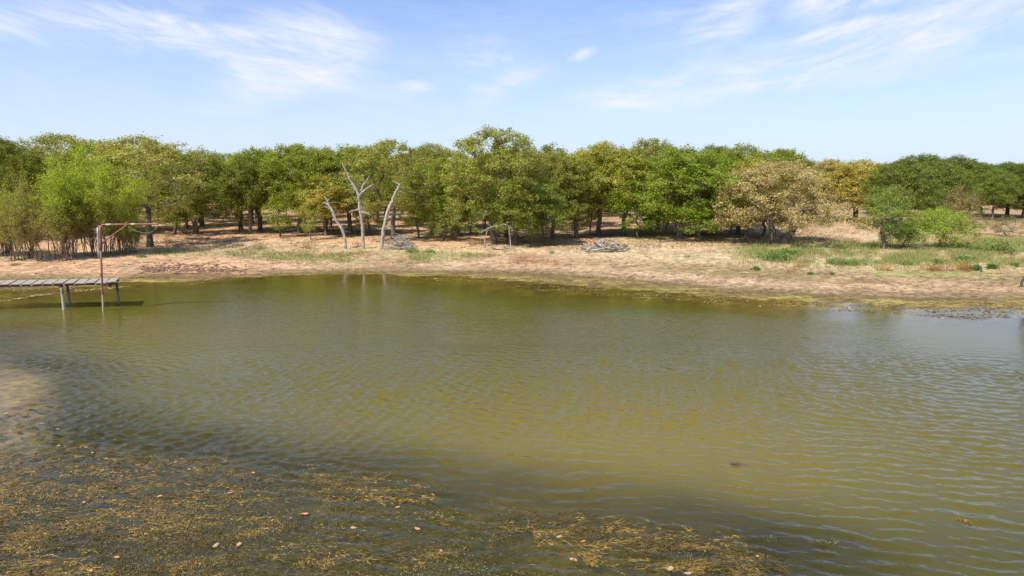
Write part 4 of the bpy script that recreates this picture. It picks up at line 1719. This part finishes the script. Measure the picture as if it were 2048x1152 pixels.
bm = bmesh.new()
bmesh.ops.create_icosphere(bm, subdivisions=1, radius=.5)
crv = np.array([v.co for v in bm.verts])
crf = np.array([[v.index for v in f.verts] for f in bm.faces])
bm.free()
rc_ = np.random.default_rng(64)
Xc, Yc, px, py = scatter_px(14000, -80, 2200, 512, 600, lambda a, b: np.clip(smooth(.42, .62, patchy(a, b, 45, 5, 95)) * .55 + .04, 0, 1), rc_, .25)
zz, so_, _si = height(Xc, Yc)
k = (so_ < .2)
Xc, Yc, zz = Xc[k][:4200], Yc[k][:4200], zz[k][:4200]
n = len(Xc)
sz = .03 + .11 * rc_.random(n) ** 2.5
jit = 1 + .35 * rc_.normal(size=(n, len(crv), 1))
Vc = crv[None] * jit * (sz[:, None] * np.stack([rc_.uniform(.8, 2.2, n), rc_.uniform(.8, 1.6, n), rc_.uniform(.3, .6, n)], 1))[:, None, :] + np.stack([Xc, Yc, zz], 1)[:, None, :]
Fcc = (crf[None] + (np.arange(n) * len(crv))[:, None, None]).reshape(-1, 3)
o = link('mud_crumbs', new_mesh('mud_crumbs', Vc.reshape(-1, 3), Fcc, M_CLOD))
tag(o, 'crumbs and clods of dried mud scattered over the sloping bank', 'mud', kind='stuff')

# ------------------------------------------------------------------ algae on the water


def inv_px(px, py, z):
    d0 = (px - 1024) / F
    Yv = (576 - py) / F
    dy = math.cos(PITCH) + Yv * math.sin(PITCH)
    dz = -math.sin(PITCH) + Yv * math.cos(PITCH)
    t = (z - CAM_H) / dz
    return d0 * t, dy * t


def strands(name, X, Y, Ln, Wd, ang, Cc, z0, z1, label, r_, curl=.5):
    """little bent ribbons of weed, two quads each"""
    n = len(X)
    Z = r_.uniform(z0, z1, n)
    a1 = ang + r_.normal(size=n) * curl
    a2 = a1 + r_.normal(size=n) * .7
    P0 = np.stack([X, Y, Z], 1)
    P1 = P0 + np.stack([np.cos(a1), np.sin(a1), r_.normal(size=n) * .12], 1) * (Ln * .5)[:, None]
    P2 = P1 + np.stack([np.cos(a2), np.sin(a2), r_.normal(size=n) * .12], 1) * (Ln * .5)[:, None]
    N1 = np.stack([-np.sin(a1), np.cos(a1), r_.normal(size=n) * .5], 1) * Wd[:, None]
    v = np.stack([P0 - N1 * .3, P0 + N1 * .3, P1 + N1, P1 - N1, P2 + N1 * .3, P2 - N1 * .3], 1).reshape(-1, 3)
    b = np.arange(n) * 6
    Fc = np.concatenate([np.stack([b, b + 1, b + 2, b + 3], 1), np.stack([b + 3, b + 2, b + 4, b + 5], 1)])
    me = new_mesh(name, v, Fc, M_ALGAE, {'col': ('FACE', 'FLOAT_COLOR', np.concatenate([Cc, Cc]))})
    o = link(name, me)
    tag(o, label, 'algae', kind='stuff')
    return o


ra = np.random.default_rng(33)


def near_density(X, Y):
    """mats of pond weed in the shallows below the camera"""
    _, so_, si = height(X, Y, False)
    px, py = proj(X, Y, np.zeros_like(X))
    inside = smooth(.25, -.35, si)
    warp = (fbm(X * .7, Y * .7, 201, 3) - .5) * 2.0
    fb = fbm(X * 1.5 + warp * 1.6, Y * 3.4 + warp, 202, 5, .6)
    n1 = 1 - np.abs(2 * fb - 1) * 2.6
    n2 = 1 - np.abs(2 * fbm(X * 5 + warp * 3, Y * 11 + warp, 203, 3, .6) - 1) * 2.2
    left = smooth(700, 260, px - (py - 1000) * .3) * (.45 + .75 * smooth(.36, .60, fbm(X * .55, Y * .9, 205, 4, .55)))
    low = smooth(900, 1060, py)
    m = inside * left * smooth(870, 930, py) * (.42 + .40 * low)
    # ridge of weed along the edge of the shelf
    ridge = np.exp(-((si + .35) / .42) ** 2) * (smooth(560, 700, px) * smooth(930, 820, px) + smooth(940, 1060, px) * smooth(1600, 1480, px))
    m = np.maximum(m, ridge * .85)
    m = np.maximum(m, blob(px, py, 1400, 1128, 130, 22) * .9)
    m = np.maximum(m, blob(px, py, 1230, 1085, 190, 16) * .8)
    m = np.maximum(m, blob(px, py, 870, 1105, 60, 10) * .7)
    m = np.maximum(m, blob(px, py, 980, 1095, 14, 22) * .8)
    m = np.maximum(m, blob(px, py, 1180, 1110, 16, 20) * .8)
    m = np.maximum(m, blob(px, py, 640, 1120, 170, 26) * .45)
    thr = .84 - .78 * m
    return smooth(thr - .05, thr + .22, n1 * .6 + n2 * .4) * (m > .03), px, py, si


N0 = 420000
px = ra.uniform(-60, 1640, N0)
py = ra.uniform(840, 1200, N0)
X, Y = inv_px(px, py, 0)
dn, px, py, si = near_density(X, Y)
k = ra.random(N0) < dn * .55
X, Y, px, py, si = X[k], Y[k], px[k], py[k], si[k]
n = len(X)
flow = fbm(X * .8, Y * .8, 210, 3) * 5 - 2.6
hue = fbm(X * 1.6, Y * 3.2, 211, 4, .6)
gold = np.array([.29, .185, .045])
olive = np.array([.165, .130, .03])
brown = np.array([.12, .078, .028])
C = mixc(np.broadcast_to(olive, (n, 3)), np.broadcast_to(gold, (n, 3)), smooth(.37, .58, hue))
C = mixc(C, brown, smooth(.5, .36, hue) * .7)
C = C * ra.uniform(.55, 1.35, n)[:, None]
long_ = ra.random(n) < .10
strands('pond_weed', X, Y, np.where(long_, ra.uniform(.14, .38, n), ra.uniform(.02, .10, n)), np.where(long_, .0035, ra.uniform(.003, .009, n)), flow, C, -.014, .014, 'ochre and olive pond weed matted on the shallow water', ra)

# a darker layer of weed just under the surface
N0 = 260000
px = ra.uniform(-60, 1640, N0)
py = ra.uniform(820, 1200, N0)
X, Y = inv_px(px, py, -.05)
zz, so_, si = height(X, Y, False)
nn = fbm(X * 1.3, Y * 3.2, 240, 5, .62)
k = ra.random(N0) < smooth(.2, -.6, si) * smooth(.40, .60, nn) * smooth(1000, 500, px - (py - 1000) * 1.5) * .5
X, Y = X[k], Y[k]
n = len(X)
hue = fbm(X * 2.0, Y * 4.0, 241, 4, .6)
C = mixc(np.broadcast_to(np.array([.11, .105, .015]), (n, 3)), np.broadcast_to(np.array([.24, .155, .035]), (n, 3)), smooth(.40, .62, hue)) * ra.uniform(.5, 1.4, n)[:, None]
strands('sunken_weed', X, Y, ra.uniform(.05, .18, n), ra.uniform(.005, .014, n), fbm(X * .8, Y * .8, 210, 3) * 5 - 2.6, C, -.09, -.015, 'dark green and brown weed just under the surface of the shallows', ra)

# fine pale scum flecks
N0 = 60000
px = ra.uniform(-40, 1600, N0)
py = ra.uniform(840, 1190, N0)
X, Y = inv_px(px, py, 0)
_, so_, si = height(X, Y, False)
dn = smooth(.1, -.5, si) * (.10 + .9 * smooth(.5, .68, fbm(X * .9, Y * 1.6, 220, 4)) * (blob(px, py, 560, 1060, 260, 80) + blob(px, py, 1000, 1140, 260, 60) + blob(px, py, 1450, 1130, 90, 30)))
k = ra.random(N0) < np.clip(dn, 0, 1) * .5
X, Y = X[k], Y[k]
n = len(X)
cc = np.stack([X, Y, np.full(n, .006)], 1)
lv, lf = leaf_quads(cc, ra.normal(size=(n, 3)) * .15 + np.array([0, 0, 1.]), ra.uniform(.008, .026, n), .8, ra)
C = np.array([.30, .30, .12])[None] * ra.uniform(.6, 1.5, n)[:, None]
o = link('duckweed', new_mesh('duckweed', lv, lf, M_ALGAE, {'col': ('FACE', 'FLOAT_COLOR', C)}))
tag(o, 'tiny pale duckweed flecks floating over the shallows', 'duckweed', kind='stuff')

# margin of algae along the far shore
N0 = 330000
px = ra.uniform(-80, 2200, N0)
py = ra.uniform(540, 660, N0)
X, Y = inv_px(px, py, 0)
zz, so_, si = height(X, Y, True)
between = smooth(-.3, .3, so_) * smooth(.5, -.2, si)
nn = fbm(X * .7, Y * 4.2, 230, 5, .65)
dn = between * smooth(.30, .52, nn) * np.where((px > 480) & (px < 690), .25, 1)
scum = np.exp(-(si / .22) ** 2) * (px < 260) * smooth(.3, .5, nn)
k = ra.random(N0) < np.clip(dn * .45 * smooth(.42, .6, fbm(X * .35, Y * 1.0, 77, 3)) + scum * .6, 0, 1)
X, Y, zz, px, py, sc_ = X[k], Y[k], zz[k], px[k], py[k], scum[k]
n = len(X)
hue = fbm(X * 1.2, Y * 3.0, 231, 4, .6)
C = mixc(np.broadcast_to(np.array([.15, .11, .035]), (n, 3)), np.broadcast_to(np.array([.33, .25, .08]), (n, 3)), smooth(.42, .62, hue))
C = mixc(C, np.array([.50, .43, .22]), np.clip(sc_ * 1.2 + (ra.random(n) < .06) * .8, 0, 1))
C = C * ra.uniform(.6, 1.3, n)[:, None]
zf = np.maximum(zz, 0)
o = strands('shore_algae', X, Y, ra.uniform(.05, .16, n), ra.uniform(.006, .014, n), ra.normal(size=n) * .4, C, .002, .010, 'brown and yellow algae matted along the waterline', ra)
co = np.empty(len(o.data.vertices) * 3, np.float32)
o.data.vertices.foreach_get('co', co)
co = co.reshape(-1, 3)
co[:, 2] += np.repeat(zf, 6)
o.data.vertices.foreach_set('co', co.ravel())

# ------------------------------------------------------------------ floating leaves


def oak_leaf_mesh(seed, mat):
    r_ = random.Random(seed)
    pts = []
    n = 22
    for i in range(n):
        th = 2 * PI * i / n
        rr = (.40 + .07 * math.cos(th * 7 + .4)) * (1 + .1 * r_.uniform(-1, 1))
        pts.append((math.cos(th) * rr * 1.7, math.sin(th) * rr, .03 * math.sin(th * 2 + seed) + .04 * math.cos(th) ** 2))
    pts.append((0, 0, 0))
    me = bpy.data.meshes.new('leaf')
    me.from_pydata(pts, [], [(i, (i + 1) % n, n) for i in range(n)])
    me.materials.append(mat)
    return me


M_L1 = rough_material('fallen_leaf_orange', (.42, .20, .09), (.62, .34, .18), 6, .1, (1, 1, 1), .6, .3, dist=.003)
M_L2 = rough_material('fallen_leaf_pale', (.34, .25, .13), (.48, .37, .22), 6, .1, (1, 1, 1), .6, .3, dist=.003)
lm = [[oak_leaf_mesh(i, M_L1) for i in range(3)], [oak_leaf_mesh(i + 5, M_L2) for i in range(3)]]
spots = [(610, 1027, 0, .16), (478, 1088, 0, .16), (432, 1090, 1, .18), (507, 945, 0, .12), (204, 940, 1, .11), (118, 891, 0, .13), (185, 905, 1, .11), (168, 1004, 0, .12), (318, 992, 0, .13),
         (322, 992, 1, .09), (233, 1114, 0, .14), (460, 985, 0, .11), (12, 827, 1, .16), (115, 858, 1, .12), (102, 884, 1, .10), (172, 894, 1, .11), (250, 890, 1, .11), (84, 847, 1, .12),
         (212, 917, 1, .10), (378, 938, 1, .11), (160, 980, 1, .09), (350, 924, 1, .11), (705, 1055, 0, .13), (835, 1057, 0, .15), (1118, 1073, 1, .14), (1147, 1119, 0, .18), (1166, 1082, 0, .11),
         (708, 1055, 1, .12), (882, 1101, 0, .10), (795, 1014, 0, .12), (1340, 1137, 1, .20), (180, 1140, 0, .14), (1375, 1146, 1, .16), (1515, 1112, 1, .09), (545, 1040, 1, .08), (243, 952, 1, .09), (25, 668, 1, .12)]
for (a, b, kd, s) in spots:
    p = pix(a, b, .016)
    o = link('floating_leaf', lm[kd][random.randrange(3)], None, tuple(p), random.uniform(0, 6.28))
    o.scale = (s * .55, s * .55, s * .4)
    where = 'over the sandy shoal' if a < 30 and b < 830 else 'at the upper rim of the weed bed' if b < 960 and a < 560 else 'in the thick of the ochre weed bed' if a < 400 else 'on the dark water between weed bed and ridge' if a < 660 else 'just under the long weed ridge' if b < 1095 else 'among the duckweed and weed at the frame bottom'
    sz = 'large' if s > .145 else 'small' if s < .112 else 'medium'
    tag(o, sz + (' orange-brown' if kd == 0 else ' pale straw') + ' fallen oak leaf floating ' + where, 'leaf', 'fallen leaves floating on the shallows')
# a clump of drifting weed out on the open water and a bit of driftwood
for (a, b, w_, lab, m_) in [(1939, 1041, .26, 'small ochre clump of weed drifting alone on the open water', np.array([.34, .22, .06])), (1655, 1085, .28, 'thin olive scrap of weed drifting beside the long weed ridge', np.array([.16, .15, .04])),
                            (1545, 1078, .25, 'dark scrap of weed drifting just off the weed ridge', np.array([.10, .08, .03]))]:
    p = pix(a, b, 0)
    n = 90
    X = ra.normal(size=n) * w_ * .4
    Y = ra.normal(size=n) * w_ * .16
    P0 = np.stack([X, Y, np.full(n, .008)], 1)
    lv, lf = leaf_quads(P0, ra.normal(size=(n, 3)) * .3 + np.array([0, 0, 1.]), ra.uniform(.03, .09, n), .3, ra)
    o = link('weed_clump', new_mesh('weed_clump', lv, lf, M_ALGAE, {'col': ('FACE', 'FLOAT_COLOR', m_[None] * ra.uniform(.6, 1.3, n)[:, None])}), None, tuple(p))
    tag(o, lab, 'weed', kind='stuff')
p = pix(1482, 932, -.012)
P, Rd = resample([(-.22, .05, .05), (-.08, .02, .03), (.08, -.01, .01), (.22, -.04, -.02)], [.012, .03, .028, .01], .05)
me = tube(P, Rd, 7, .2, 9)
me.materials.append(M_DARKSTICK)
tag(link('floating_stick', me, None, tuple(p)), 'short dark stick floating alone on the golden open water', 'stick')
